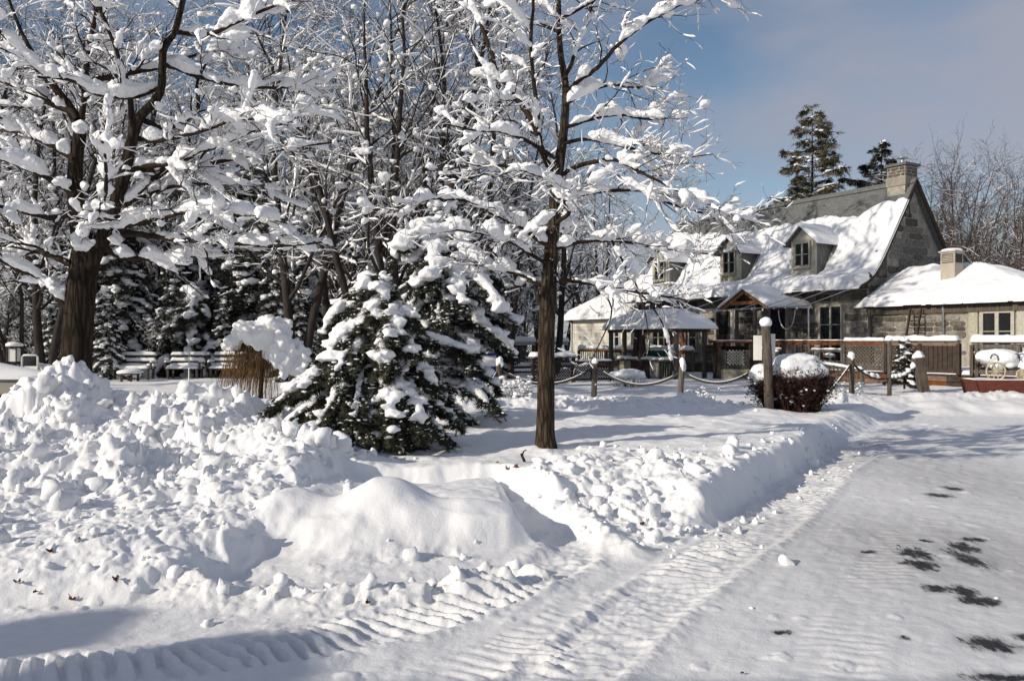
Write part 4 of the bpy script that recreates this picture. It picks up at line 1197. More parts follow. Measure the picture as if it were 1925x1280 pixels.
    A = fir_tree("spruce", P(365, 640, 31.5) + Vector((0, 0, -1.45)), "low dark spruce with hanging snowy boughs right behind the white benches", "tree",
                 dict(seed=41, height=3.5, radius=2.1, n_boughs=44, droop=1.0, spray_len=.5, needle_ln=.2, needle_w=.022, snow_amt=.26, per_bough=34, trunk_r=.12, base_gap=.06, irregular=.3, top_pow=.6, snow_prob=.8, n_needles=12), M['needle_dark'], .05)
    Bp = P(480, 640, 33); Bp.z = .1
    B = fir_tree("spruce", Bp, fl, "tree",
                 dict(seed=43, height=9.0, radius=2.6, n_boughs=90, droop=.8, spray_len=.55, needle_ln=.24, needle_w=.026, snow_amt=.24, per_bough=34, trunk_r=.16, base_gap=.04, irregular=.4, top_pow=.8, snow_prob=.9, n_needles=12, frost=.22), M['needle_dark'], 0, fg)
    for px, d, sc in [(380, 36, 1.0), (280, 37, .9), (220, 33, .75), (560, 37, .95), (640, 36, .8), (100, 35, .7), (-40, 34, .8), (440, 42, 1.2), (840, 30, .62), (890, 33, .7), (780, 35, .75), (330, 33, .6), (520, 31, .6), (160, 42, 1.0), (250, 46, .7), (330, 48, .75), (450, 50, .7), (560, 48, .8), (660, 46, .6), (60, 46, .7), (-80, 44, .7), (740, 50, .6), (860, 52, .6), (960, 55, .5), (420, 31, .35), (300, 31.5, .32), (200, 29, .35), (560, 28, .38), (100, 29, .3)]:
        p = P(px, 640, d); p.z = .1
        if shades(p, 9 * sc): continue
        lb = ("little dark spruce " if sc < .5 else "dark snow-laden spruce ") + where(px)
        copy_tree(B, p, r_.uniform(0, 6.28), sc * r_.uniform(.9, 1.1), lb, "spruces: " + lb)
    Cp = P(1527, 640, 58); Cp.z = 0
    fir_tree("spruce", Cp, "tall olive-green conifer rising behind the stone house roof", "tree",
             dict(seed=47, height=18.6, radius=3.4, n_boughs=84, droop=.12, spray_len=.75, needle_ln=.34, needle_w=.040, snow_amt=.13, per_bough=30, trunk_r=.22, base_gap=.25, irregular=.5, top_pow=.55, snow_prob=.6, n_needles=10), M['needle_olive'], 0)
    Dp = P(1657, 640, 56); Dp.z = 0
    fir_tree("spruce", Dp, "sparse dark spruce top showing left of the stone chimney", "tree",
             dict(seed=53, height=15.7, radius=2.2, n_boughs=46, droop=.5, spray_len=.55, needle_ln=.30, needle_w=.05, snow_amt=.10, per_bough=30, trunk_r=.2, base_gap=.4, irregular=.55, top_pow=.7, snow_prob=.2, n_needles=12,
                  extra=[(.80, math.radians(180), 2.6, .1, 0), (.83, math.radians(178), 1.4, -.5, 0)]), M['needle_dark'], 0)
woods()
print("woods", round(time.time() - T0, 1))

# ------------------------------------------------------------------ snow helpers
def snow_cap(mb, p0, p1, width, height, seed, step=.06, ends=.06):
    """rounded lumpy strip of snow lying along p0-p1 (points on the supporting surface)"""
    p0, p1 = Vector(p0), Vector(p1)
    L = (p1 - p0).length; n = max(5, min(90, int(L / step)))
    t = (p1 - p0).normalized(); a = t.cross(Vector((0, 0, 1))).normalized(); up = Vector((0, 0, 1))
    r_ = random.Random(seed); m = 8; vv = []; ff = []
    for i in range(n + 1):
        u = i / n; q = p0.lerp(p1, u)
        e = min(u * L, (1 - u) * L)
        k = math.sqrt(min(1, e / (ends + 1e-6) + .02))
        nz = mnoise.noise(Vector((u * L * 2.2 + seed * 3.1, seed, 0))); nz2 = mnoise.noise(Vector((u * L * 6 + seed, seed * 2.0, 5)))
        hh = height * k * (1 + .30 * nz + .15 * nz2); ww = width * .5 * (.75 + .25 * k) * (1 + .12 * nz2)
        for j in range(m + 1):
            g = math.pi * j / m
            c, s_ = math.cos(g), math.sin(g)
            vv.append(q + a * (ww * math.copysign(abs(c) ** .7, c)) + up * (hh * s_ ** .8 - .012 * (1 - s_)))
    w = m + 1
    for i in range(n):
        for j in range(m):
            ff.append((i * w + j, i * w + j + 1, (i + 1) * w + j + 1, (i + 1) * w + j))
        ff.append((i * w + m, i * w, (i + 1) * w, (i + 1) * w + m))
    ff.append(tuple(range(m, -1, -1))); ff.append(tuple(n * w + j for j in range(m + 1)))
    mb.add(vv, ff)

def snow_ball(mb, c, rx, ry, rz, seed, amp=.16, sub=3):
    bv, bf = ico(sub)
    nn = vnoise3(bv * 1.3 + seed * 7.3, 5) + .45 * vnoise3(bv * 3.1 + seed, 6)
    V = bv * (1 + amp * nn[:, None]) * np.array([rx, ry, rz]) + np.array(c[:])
    mb.add(V.tolist(), bf.tolist())

def snow_field(name, zf, th, x0, x1, y0, y1, nx, ny, parent, inside=None, mat=None):
    """snow blanket over a roof surface z = zf(x, y); th(x, y) is its thickness"""
    xs = np.linspace(x0, x1, nx); ys = np.linspace(y0, y1, ny)
    X, Y = np.meshgrid(xs, ys)
    Zb = zf(X, Y); T = np.maximum(th(X, Y), 0)
    on = T > .004
    idx = np.arange(nx * ny).reshape(ny, nx)
    cell = on[:-1, :-1] | on[1:, :-1] | on[:-1, 1:] | on[1:, 1:]
    Q = np.stack([idx[:-1, :-1], idx[:-1, 1:], idx[1:, 1:], idx[1:, :-1]], -1)[cell]
    V = np.concatenate([np.stack([X, Y, Zb + T + .004], -1).reshape(-1, 3), np.stack([X, Y, Zb - .02], -1).reshape(-1, 3)])
    Qb = Q[:, ::-1] + nx * ny
    # skirt along open edges
    ed = {}
    for q in Q:
        for k in range(4):
            e = (q[k], q[(k + 1) % 4]); ed[e] = 1
    sk = [(b, a, a + nx * ny, b + nx * ny) for (a, b) in ed if (b, a) not in ed]
    me = np_mesh(name, V, [Q, Qb, np.array(sk)])
    return link_mesh(name, me, mat or M['snow'], parent, True)

# ------------------------------------------------------------------ the house
UX, UY = -.515, .857
HRZ = math.atan2(UY, UX)
E0 = Vector((13.06, 30.0, 0))
def HL(a, y, z=0.0):
    """house coordinates (along the front to the left, out from the front, up) to world"""
    return Vector((E0.x + UX * a - UY * y, E0.y + UY * a + UX * y, z))

def lay_stones(parent, place, s0, s1, z0, z1, seed, hr=(.17, .27), wr=(.32, .85), keep=None, joint=.028, proud=.035, maxn=300, mat='stone'):
    """coursed rubble: each stone its own mesh. place(s, z, out) maps wall coordinates to local space"""
    r_ = random.Random(seed); z = z0; cnt = 0
    while z < z1 - .05:
        h = min(r_.uniform(*hr), z1 - z)
        s = s0 - r_.uniform(0, .3)
        while s < s1:
            w = r_.uniform(*wr); a, b = max(s, s0), min(s + w, s1)
            s += w
            if b - a < .10: continue
            if keep and not keep(a, b, z, z + h): continue
            if cnt >= maxn: return cnt
            hj = joint / 2; ch = min(.05, (b - a) * .2, h * .28)
            zj = [r_.uniform(-.02, .02) for _ in range(4)]
            ring = [(a + hj + ch, z + hj), (b - hj - ch, z + hj + zj[0] * .5), (b - hj, z + hj + ch), (b - hj, z + h - hj - ch), (b - hj - ch, z + h - hj + zj[1] * .5), (a + hj + ch, z + h - hj + zj[2] * .5), (a + hj, z + h - hj - ch), (a + hj, z + hj + ch)]
            ring = [(q[0] + r_.uniform(-.012, .012), q[1] + r_.uniform(-.008, .008)) for q in ring]
            cx = sum(q[0] for q in ring) / 8; cz = sum(q[1] for q in ring) / 8
            pr = proud * r_.uniform(.6, 1.3)
            vv = [place(q[0], q[1], -.02) for q in ring] + [place(q[0], q[1], pr * .55) for q in ring] + [place(cx + (q[0] - cx) * .86, cz + (q[1] - cz) * .80, pr) for q in ring]
            ff = []
            for g in (0, 8):
                for k in range(8): ff.append((g + k, g + (k + 1) % 8, g + 8 + (k + 1) % 8, g + 8 + k))
            ff.append(tuple(range(16, 24)))
            mb = MB().add(vv, ff); mb.build("stone", M[mat], parent); cnt += 1
        z += h
    return cnt

def casement(parent, cx, y, z0, z1, w, frame_mat, rows=2, name="window", depth=.10, casing=.07):
    """a two-leaf window: frame part with mullion, muntins, glass panes as sub-parts. Plane faces +y"""
    f = MB(); zc = (z0 + z1) / 2; h = z1 - z0
    for sx in (-1, 1): f.box((cx + sx * (w / 2 + casing / 2), y, zc), (casing, depth, h + 2 * casing))
    for z in (z0 - casing / 2, z1 + casing / 2): f.box((cx, y + .002, z), (w, depth, casing))
    f.box((cx, y, zc), (casing * 1.1, depth * .9, h))
    win = f.build(name, M[frame_mat], parent)
    for sx in (-1, 1):
        pw = w / 2 - casing * .55
        px = cx + sx * (casing * .55 + pw / 2)
        for k in range(rows):
            ph = h / rows
            g = MB(); g.box((px, y - .015, z0 + ph * (k + .5)), (pw, .012, ph - .012)); g.build("pane", M['glass'], win)
        for k in range(1, rows):
            mt = MB(); mt.box((px, y + .004, z0 + h / rows * k), (pw, depth * .35, .03)); mt.build("muntin", M[frame_mat], win)
    s = MB(); s.box((cx, y + .05, z0 - casing - .03), (w + 3 * casing, .16, .05)); s.build("sill", M[frame_mat], win)
    return win

PROF = [(0, 3.76), (-.4, 3.92), (-.8, 4.17), (-1.2, 4.58), (-1.6, 5.12), (-2.2, 6.0), (-3.6, 8.06)]
_py = np.array([-q[0] for q in PROF]); _pz = np.array([q[1] for q in PROF])
def roof_front(y):
    return np.interp(-np.asarray(y, float), _py, _pz)
REAR = [(-3.6, 8.06), (-5.2, 5.95), (-6.4, 4.4), (-7.1, 3.8)]

def stone_house():
    H = empty("stone_house", E0, HRZ)
    tag(H, "old grey stone house with steep snowy bellcast roof, three dormers and end chimney", "house")
    X1 = 13.9
    # walls
    w = MB(); w.box((X1 / 2, -1.1, 1.9), (X1 - .5, .4, 3.9)); w.build("front_wall", M['mortar'], H)
    g = MB()
    outline = [(-.92, 0), (-.92, 3.95)] + [(q[0], q[1] - .14) for q in PROF[3:]] + [(q[0], q[1] - .14) for q in REAR[1:3]] + [(-6.4, 0)]
    g.prism(outline, lambda y, z: Vector((.26, y, z)), lambda y, z: Vector((.60, y, z)))
    g.build("gable_wall", M['mortar'], H)
    g = MB(); g.prism(outline, lambda y, z: Vector((X1 - .6, y, z)), lambda y, z: Vector((X1 - .26, y, z))); g.build("gable_wall", M['mortar'], H)
    b = MB(); b.box((X1 / 2, -6.2, 2.0), (X1 - .5, .3, 4.0)); b.build("rear_wall", M['mortar'], H)
    # roof shells
    r = MB()
    n = len(PROF)
    top = [Vector((x, q[0], q[1])) for x in (0, X1) for q in PROF]
    bot = [Vector((x, q[0] - .02, q[1] - .12)) for x in (0, X1) for q in PROF]
    ff = []
    for k in range(n - 1):
        ff += [(k, k + 1, n + k + 1, n + k), (2 * n + k, 3 * n + k, 3 * n + k + 1, 2 * n + k + 1), (k, 2 * n + k, 2 * n + k + 1, k + 1), (n + k, n + k + 1, 3 * n + k + 1, 3 * n + k)]
    ff += [(0, n, 3 * n, 2 * n), (n - 1, 3 * n - 1, 4 * n - 1, 2 * n - 1)]
    r.add(top + bot, ff)
    roof = r.build("roof", M['slate'], H)
    r = MB(); m = len(REAR)
    top = [Vector((x, q[0], q[1])) for x in (0, X1) for q in REAR]; bot = [v - Vector((0, 0, .12)) for v in top]
    ff = []
    for k in range(m - 1):
        ff += [(k, k + 1, m + k + 1, m + k), (2 * m + k, 3 * m + k, 3 * m + k + 1, 2 * m + k + 1), (k, 2 * m + k, 2 * m + k + 1, k + 1), (m + k, m + k + 1, 3 * m + k + 1, 3 * m + k)]
    r.add(top + bot, ff); r.build("roof", M['slate'], H)
    # slate courses that stay bare below the ridge
    for k in range(9):
        y = -3.55 + k * .105; z = float(roof_front(y))
        c = MB(); dz = float(roof_front(y + .12)) - z
        c.add([(x, yy, zz) for x in (.02, X1 - .02) for (yy, zz) in ((y, z + .004), (y, z + .016), (y + .115, z + dz + .026), (y + .115, z + dz + .006))],
              [(0, 1, 5, 4), (1, 2, 6, 5), (2, 3, 7, 6), (3, 0, 4, 7), (0, 3, 2, 1), (4, 5, 6, 7)])
        c.build("slate_course", M['slate'], roof)
    c = MB(); c.bar((-.02, -3.52, 8.03), (X1, -3.52, 8.03), .26, .03, up=(0, .8, .6)); c.bar((-.02, -3.68, 8.03), (X1, -3.68, 8.03), .26, .03, up=(0, -.8, .6)); c.build("ridge_flashing", M['slate'], roof)
    f = MB(); f.box((X1 / 2, .0, 3.66), (X1, .05, .16)); f.build("fascia", M['wood_dark'], H)
    f = MB(); f.tube([(-.05, .07, 3.70), (X1 * .5, .07, 3.68), (X1, .07, 3.66)], .06, 8); f.build("gutter", M['wood_grey'], H, True)
    f = MB(); f.box((X1 / 2, -.47, 3.68), (X1 - .1, .85, .03)); f.build("soffit", M['wood_dark'], H)
    # rake boards
    for seq in (PROF, REAR):
        k = MB()
        for q0, q1 in zip(seq[:-1], seq[1:]): k.bar((-.03, q0[0], q0[1] - .07), (-.03, q1[0], q1[1] - .07), .05, .17, up=(0, -.7, .7))
        k.build("rake_board", M['wood_dark'], H)
    # front snow blanket
    dorm = [(3.13, 1), (7.18, 2), (11.9, 3)]
    def th(X, Y):
        lim = -2.80 + .16 * (fbm2(X * .9 + 4, Y * 0 + 2, 3, 5)) + .07 * fbm2(X * 4.1, Y * 3, 2, 9) - .45 * sstep(2.2, .3, X) * .4 - .25 * sstep(9, 13, X)
        e = np.minimum.reduce([(Y - lim) * 1.0, (X + .06) * 1.1, (X1 + .05 - X), (.15 - Y + .07 * fbm2(X * 1.7, X * 0 + 3, 3, 19)) * 1.4])
        t = .23 * np.sqrt(np.clip(e / .22, 0, 1)) * (1 + .22 * fbm2(X * 1.1, Y * 1.1, 3, 14)) + .04 * fbm2(X * 3.4, Y * 3.4, 2, 15) * (e > .1)
        t = t * (1 + .5 * sstep(-.9, -.1, Y))
        for dx, _ in dorm:   # blown clear beside and above the dormers
            t = t * (1 - .95 * sstep(.76, .66, np.abs(X - dx)) * sstep(-2.3, -2.0, Y) * sstep(-.62, -.72, Y))
            t = t * (1 - .7 * sstep(.95, .8, np.abs(X - dx - .05)) * sstep(-1.9, -1.5, Y) * sstep(-.8, -1.0, Y))
        return np.where(e > 0, t, 0)
    def zf(X, Y):
        return roof_front(np.minimum(Y, 0)) - np.clip(Y, 0, 1) * .9
    snow_field("snow", zf, th, -.07, X1 + .06, -3.15, .17, 330, 110, roof)
    # dormers
    for dx, sd in dorm:
        fy = -.72; w_ = .60; zb, zt, za = 4.22, 5.83, 6.32
        fr = MB(); fr.prism([(dx - w_, zb), (dx + w_, zb), (dx + w_, zt), (dx, za), (dx - w_, zt)], lambda x, z: Vector((x, fy, z)), lambda x, z: Vector((x, fy - .1, z)))
        D = fr.build("dormer", M['wood_trim'], H)
        for sx in (-1, 1):
            ck = MB()
            ys = np.linspace(fy - .1, -2.05, 8)
            poly = [(fy - .1, zt)] + [(float(y), max(float(roof_front(y)) - .02, 0)) for y in ys if roof_front(y) < zt] + [(-2.08, zt)]
            xa = dx + sx * w_; xb = dx + sx * (w_ - .06)
            ck.prism(poly, lambda y, z: Vector((xa, y, z)), lambda y, z: Vector((xb, y, z)))
            ck.build("cheek", M['wood_shingle'], D)
            rf = MB(); ov = .24
            e0 = Vector((dx + sx * (w_ + ov), fy + .22, zt - .19)); e1 = Vector((dx + sx * (w_ + ov), -2.35, zt - .19)); r0 = Vector((dx, fy + .22, za + .07)); r1 = Vector((dx, -2.6, za + .07))
            vv = [e0, e1, r1, r0]; rf.add(vv + [v - Vector((0, 0, .07)) for v in vv], [(0, 1, 2, 3), (7, 6, 5, 4), (0, 3, 7, 4), (0, 4, 5, 1), (1, 5, 6, 2), (2, 6, 7, 3)])
            rf.build("dormer_roof", M['wood_grey'], D)
            cs = MB(); cs.box((dx + sx * .50, fy + .03, (zb + zt) / 2 + .1), (.11, .06, zt - zb - .3)); cs.build("corner_board", M['wood_trim'], D)
        slope = (za + .26 - zt) / (w_ + .24)
        def zfd(X, Y, dx=dx, slope=slope, za=za): return za + .075 - np.abs(X - dx) * slope
        def thd(X, Y, dx=dx, fy=fy, sd=sd):
            e = np.minimum.reduce([fy + .27 - Y, .60 + .29 - np.abs(X - dx)])
            return np.where(e > 0, .13 * np.sqrt(np.clip(e / .12, 0, 1)) * (1 + .3 * fbm2(X * 2 + sd * 9, Y * 2, 2, 3)), 0)
        snow_field("snow", zfd, thd, dx - .9, dx + .9, -2.7, fy + .28, 50, 44, D)
        casement(D, dx, fy + .05, 4.75, 5.66, .66, 'wood_trim', 2)
    # chimney
    ch = MB(); ch.box((.62, -3.62, 7.9), (.78, .82, 1.5)); C = ch.build("chimney", M['mortar'], H)
    bs = MB(); bs.box((.62, -3.62, 8.05), (.86, .90, .36)); bs.build("chimney_base", M['cream_render'], C)
    lay_stones(C, lambda s, z, o: Vector((s, -3.21 + o, z)), .24, 1.0, 8.24, 8.66, 3, (.12, .15), (.25, .5), proud=.02, mat='chimney_stone')
    lay_stones(C, lambda s, z, o: Vector((.23 - o, s, z)), -4.02, -3.22, 8.24, 8.66, 4, (.12, .15), (.25, .5), proud=.02, mat='chimney_stone')
    cp = MB(); cp.box((.62, -3.62, 8.72), (.96, 1.0, .10)); cp.build("chimney_cap", M['slate'], C)
    sn = MB(); snow_cap(sn, (.2, -3.75, 8.77), (1.05, -3.75, 8.77), .5, .05, 3); sn.build("snow", M['snow'], C, True)
    fl = MB(); fl.lathe((.62, -3.62, 8.77), [(.09, 0), (.09, .26)], 12); fl.lathe((.62, -3.62, 9.03), [(.20, 0), (.20, .03), (.02, .06)], 12); fl.build("flue_pipe", M['metal'], C, True)
    # wall anchor on the gable
    an = MB(); an.tube([(.22, -3.42, 7.25), (.20, -3.40, 7.15), (.22, -3.52, 6.75), (.20, -3.48, 6.6), (.2, -3.56, 6.6)], .02, 6); an.build("wall_anchor", M['iron'], H)
    # openings of the front
    wy = -.89
    doors = [(1.92, .95), (4.55, .8), (7.7, .9), (10.0, 1.0), (12.2, .8)]
    for k, (cx, ww) in enumerate(doors):
        if k in (1, 2):
            d = MB(); d.box((cx, wy, 1.85), (ww, .07, 2.3)); dd = d.build("door", M['wood_dark'], H)
            f = MB(); [f.box((cx + sx * (ww / 2 + .06), wy + .02, 1.88), (.12, .10, 2.4)) for sx in (-1, 1)]; f.box((cx, wy + .022, 3.06), (ww, .10, .12)); f.build("frame", M['wood_trim'], dd)
            p = MB(); p.box((cx, wy + .03, 2.4), (ww * .6, .05, .9)); p.build("pane", M['glass'], dd)
            h_ = MB(); h_.lathe((cx + ww * .38, wy + .06, 1.7), [(.03, 0), (.04, .03), (.02, .06)], 8); h_.build("handle", M['iron'], dd)
        else:
            casement(H, cx, wy + .02, 1.2 if k else .85, 3.0, ww, 'wood_trim', 3)
    def keep(a, b_, z0, z1):
        for cx, ww in doors:
            if b_ > cx - ww / 2 - .14 and a < cx + ww / 2 + .14 and z0 < 3.14: return False
        return True
    n1 = lay_stones(H, lambda s, z, o: Vector((s, -.90 + o, z)), .3, X1 - .3, .75, 3.6, 11, (.20, .32), (.42, .95), keep, maxn=150)
    def keepg(a, b_, z0, z1):
        for y, z in ((a, z0), (a, z1), (b_, z0), (b_, z1)):
            zr = float(roof_front(y)) if y > -3.6 else float(np.interp(-y, [-q[0] for q in REAR], [q[1] for q in REAR]))
            if z > zr - .2: return False
        return not (b_ > -2.05 and a < -1.35 and z1 > 4.05 and z0 < 5.2)
    n2 = lay_stones(H, lambda s, z, o: Vector((.26 - o, s, z)), -6.35, -.95, 3.0, 7.8, 12, (.22, .34), (.42, .95), keepg, maxn=145)
    print("house stones", n1, n2)
    gw = MB(); gw.box((.25, -1.7, 4.62), (.08, .62, 1.05)); gwin = gw.build("window", M['wood_grey'], H)
    for k in range(3):
        q = MB(); q.box((.20, -1.7, 4.28 + k * .34), (.02, .46, .29)); q.build("pane", M['glass'], gwin)
    lm = MB(); lm.tube([(.22, -.6, 4.2), (.0, -.6, 4.22), (-.05, -.6, 4.15)], .02, 6); lm.lathe((-.05, -.6, 4.02), [(.09, 0), (.06, .1), (.02, .15)], 10); lm.build("wall_lamp", M['iron'], H)
    return H
HOUSE = stone_house()

def entrance_porch():
    a, y0 = 4.1, 1.75
    R = empty("entrance_porch", HL(a, 0, 0), HRZ)
    tag(R, "small gabled timber porch with snowy roof before the stone house entrance", "porch")
    apex, eave, hw = 3.78, 3.05, 1.28
    for sx in (-1, 1):
        rf = MB(); vv = [Vector((0, y0, apex)), Vector((sx * hw, y0, eave)), Vector((sx * hw, -.8, eave)), Vector((0, -.8, apex))]
        rf.add(vv + [v - Vector((0, 0, .08)) for v in vv], [(0, 1, 2, 3), (7, 6, 5, 4), (0, 4, 5, 1), (1, 5, 6, 2), (2, 6, 7, 3), (3, 7, 4, 0)])
        rf.build("roof", M['wood_dark'], R)
        b = MB(); b.bar((0, y0 - .05, apex - .14), (sx * hw, y0 - .05, eave - .14), .07, .12); b.build("barge_board", M['orange_wood'], R)
        p = MB(); p.box((sx * .48, y0 - .15, 1.75), (.11, .11, 3.1)); p.build("post", M['wood_grey'], R)
        p = MB(); p.bar((sx * .48, y0 - .15, 2.0), (sx * .05 + .1, y0 - .2, .9), .07, .07); p.build("brace", M['wood_red'], R)
    t = MB(); t.box((0, y0 - .1, 3.18), (1.5, .1, .14)); t.build("tie_beam", M['orange_wood'], R)
    g = MB(); g.prism([(-.55, 3.25), (.55, 3.25), (0, 3.62)], lambda x, z: Vector((x, y0 - .25, z)), lambda x, z: Vector((x, y0 - .3, z))); g.build("gable_board", M['wood_dark'], R)
    sl = (apex - eave) / hw
    snow_field("snow", lambda X, Y: apex - np.abs(X) * sl, lambda X, Y: np.where(np.minimum(hw + .1 - np.abs(X), y0 + .08 - Y) > 0, .17 * np.sqrt(np.clip(np.minimum(hw + .1 - np.abs(X), y0 + .08 - Y) / .15, 0, 1)) * (1 + .15 * fbm2(X * 2, Y * 2, 2, 8)), 0), -hw - .12, hw + .12, -.8, y0 + .1, 50, 44, R)
entrance_porch()

def stone_annex():
    R = empty("stone_annex", E0, HRZ)
    tag(R, "low stone wing with hipped snowy roof and beige vent right of the stone house", "house")
    XL = -6.5; yw = -.55
    w = MB(); w.box((XL / 2, yw - .2, 1.5), (-XL - .5, .4, 3.0)); w.build("front_wall", M['mortar'], R)
    w = MB(); w.box((XL + .45, -2.75, 1.49), (.4, 3.9, 2.98)); w.build("end_wall", M['mortar'], R)
    def zr(X, Y):
        s1 = 1.30 / 2.3
        return 3.0 + np.minimum.reduce([s1 * np.clip(-.3 - Y, -.5, 9), .37 * (X - XL), s1 * (Y + 4.9)])
    rf = MB()
    c = [Vector((.3, -.3, 3.0)), Vector((XL, -.3, 3.0)), Vector((XL, -4.9, 3.0)), Vector((.3, -4.9, 3.0)), Vector((.3, -2.6, 4.3)), Vector((-3.0, -2.6, 4.3))]
    rf.add(c, [(0, 4, 5, 1), (1, 5, 2), (2, 5, 4, 3), (0, 1, 2, 3), (0, 3, 4)])
    roof = rf.build("roof", M['slate'], R)
    def th(X, Y):
        e = np.minimum.reduce([(-.17 - Y + .08 * fbm2(X * 1.6, X * 0 + 8, 3, 29)) * 1.2, X - XL + .05, .32 - X, Y + 5.0, (X + .85 * (Y + .3) * .0 + 9)])
        flash = sstep(.30, .0, X + .75 * np.clip(-Y - 1.2, 0, 3) * .33)
        t = .19 * np.sqrt(np.clip(e / .2, 0, 1)) * (1 + .45 * fbm2(X * .9, Y * .9, 3, 24)) + .05 * fbm2(X * 3, Y * 3, 3, 25) * (e > .1)
        t = t * (1 + .35 * sstep(-1.2, -.2, Y) * (.6 + .8 * vnoise2(X * 1.5, Y * 0, 5)))
        return np.where(e > 0, t * (.15 + .85 * flash), 0)
    snow_field("snow", zr, th, XL - .05, .34, -4.95, -.13, 170, 110, roof)
    f = MB(); f.box((XL / 2 + .1, -.34, 2.92), (-XL, .06, .14)); f.build("fascia", M['wood_dark'], R)
    f = MB(); f.box((XL / 2 + .1, yw + .06, 2.72), (-XL - .4, .10, .22)); f.build("wall_plate", M['wood_grey'], R)
    # vent
    vx, vy = -2.5, -1.75; vz = float(zr(np.array(vx), np.array(vy)))
    v = MB(); v.box((vx, vy, vz + .45), (.52, .52, 1.1)); V = v.build("roof_vent", M['vent'], R)
    for k in range(5):
        l = MB(); l.bar((vx - .2, vy + .27, vz + .66 + k * .055), (vx + .2, vy + .27, vz + .66 + k * .055), .02, .035, up=(0, .5, 1)); l.build("louvre", M['vent'], V)
    l = MB(); l.box((vx, vy + .255, vz + .77), (.42, .02, .32)); l.build("louvre_back", M['iron'], V)
    l = MB(); l.box((vx - .255, vy, vz + .77), (.02, .42, .32)); l.build("louvre_back", M['iron'], V)
    t = MB(); t.box((vx, vy, vz + 1.02), (.62, .62, .06)); t.build("vent_cap", M['vent'], V)
    sn = MB(); snow_ball(sn, (vx, vy, vz + 1.06), .34, .34, .10, 4, .12); sn.build("snow", M['snow'], V, True)
    # openings
    wins = [(-4.73, .88, 1.35, 2.55)]
    for cx, ww, z0, z1 in wins:
        casement(R, cx, yw + .03, z0, z1, ww, 'wood_trim', 2, casing=.11)
        for sx in (-1, 1):
            s = MB(); s.box((cx + sx * (ww / 2 + .33), yw + .04, (z0 + z1) / 2), (.30, .05, z1 - z0 + .2)); s.build("shutter", M['wood_trim'], R)
    def keep(a, b, z0, z1):
        return not any(b > cx - ww / 2 - .5 and a < cx + ww / 2 + .5 for cx, ww, _, _ in wins)
    n = lay_stones(R, lambda s, z, o: Vector((s, yw + o, z)), XL + .27, -.15, 1.15, 2.62, 21, (.15, .25), (.35, .95), keep, maxn=200)
    print("annex stones", n)
    dp = MB(); dp.tube([(-2.95, -.38, 2.95), (-2.95, -.46, 2.7), (-2.95, -.46, .7)], .045, 8); dp.build("downpipe", M['metal'], R, True)
    dp = MB(); dp.tube([(-.12, -.42, 3.3), (-.12, -.42, .7)], .05, 8); dp.build("downpipe", M['wood_grey'], R, True)
    return R
stone_annex()

def leaning_ladder():
    R = empty("ladder", HL(-2.05, -.1, .7), HRZ); tag(R, "dark wooden ladder leaning on the stone wing wall by the downpipe", "ladder")
    for sx in (-1, 1):
        b = MB(); b.bar((sx * .2, .35, 0), (sx * .2, -.2, 2.1), .05, .07); b.build("rail", M['wood_dark'], R)
    for k in range(8):
        t = (k + .6) / 8.4; b = MB(); b.bar((-.2, .35 - .55 * t, 2.1 * t), (.2, .35 - .55 * t, 2.1 * t), .035, .035); b.build("rung", M['wood_dark'], R)
leaning_ladder()

def siding_extension():
    R = empty("siding_extension", E0, HRZ)
    tag(R, "cream clapboard extension with thick snow on its roof at the far left end", "house")
    x0, x1, yw = 13.95, 19.2, -.5
    w = MB(); w.box(((x0 + x1) / 2, yw - .12, 1.5), (x1 - x0, .2, 3.0)); w.build("front_wall", M['siding'], R)
    w = MB(); w.box((x1 - .1, -3.0, 1.5), (.2, 4.8, 2.96)); w.build("end_wall", M['siding'], R)
    k = 0; z = .25
    while z < 2.85:
        b = MB(); xs = (x0, x1 - .12)
        vv = [(x, y, zz) for x in xs for (y, zz) in ((yw - .015, z), (yw + .028, z), (yw + .006, z + .185), (yw - .015, z + .185))]
        b.add(vv, [(0, 1, 5, 4), (1, 2, 6, 5), (2, 3, 7, 6), (3, 0, 4, 7), (0, 3, 2, 1), (4, 5, 6, 7)]); b.build("clapboard", M['siding'], R); z += .18
    c = MB(); c.box((x1 - .05, yw + .01, 1.5), (.14, .09, 2.9)); c.build("corner_board", M['white_paint'], R)
    dp = MB(); dp.tube([(x1 + .25, -.2, 2.9), (x1 + .02, -.38, 2.65), (x1 + .02, -.38, .2)], .05, 8); dp.build("downpipe", M['white_paint'], R, True)
    XL = 19.55
    def zr(X, Y):
        return 2.98 + np.minimum.reduce([.72 * np.clip(-.2 - Y, -.5, 9), .62 * (XL - X), .72 * (Y + 6.0)])
    rf = MB()
    cc = [Vector((13.9, -.2, 2.98)), Vector((XL, -.2, 2.98)), Vector((XL, -6.0, 2.98)), Vector((13.9, -6.0, 2.98)), Vector((13.9, -3.1, 5.07)), Vector((16.2, -3.1, 5.07))]
    rf.add(cc, [(0, 1, 5, 4), (1, 2, 5), (2, 3, 4, 5), (0, 3, 2, 1), (0, 4, 3)])
    roof = rf.build("roof", M['slate'], R)
    def th(X, Y):
        e = np.minimum.reduce([(0. - Y) * 1.2, XL + .12 - X, Y + 6.1, X - 13.85])
        return np.where(e > 0, .34 * np.sqrt(np.clip(e / .3, 0, 1)) * (1 + .2 * fbm2(X * .8, Y * .8, 3, 34)), 0)
    snow_field("snow", zr, th, 13.85, XL + .13, -6.05, .0, 110, 100, roof)
    f = MB(); f.box(((x0 + XL) / 2, -.19, 2.90), (XL - x0, .06, .14)); f.build("fascia", M['white_paint'], R)
    casement(R, 15.3, yw + .04, 1.3, 2.4, .8, 'white_paint', 2)
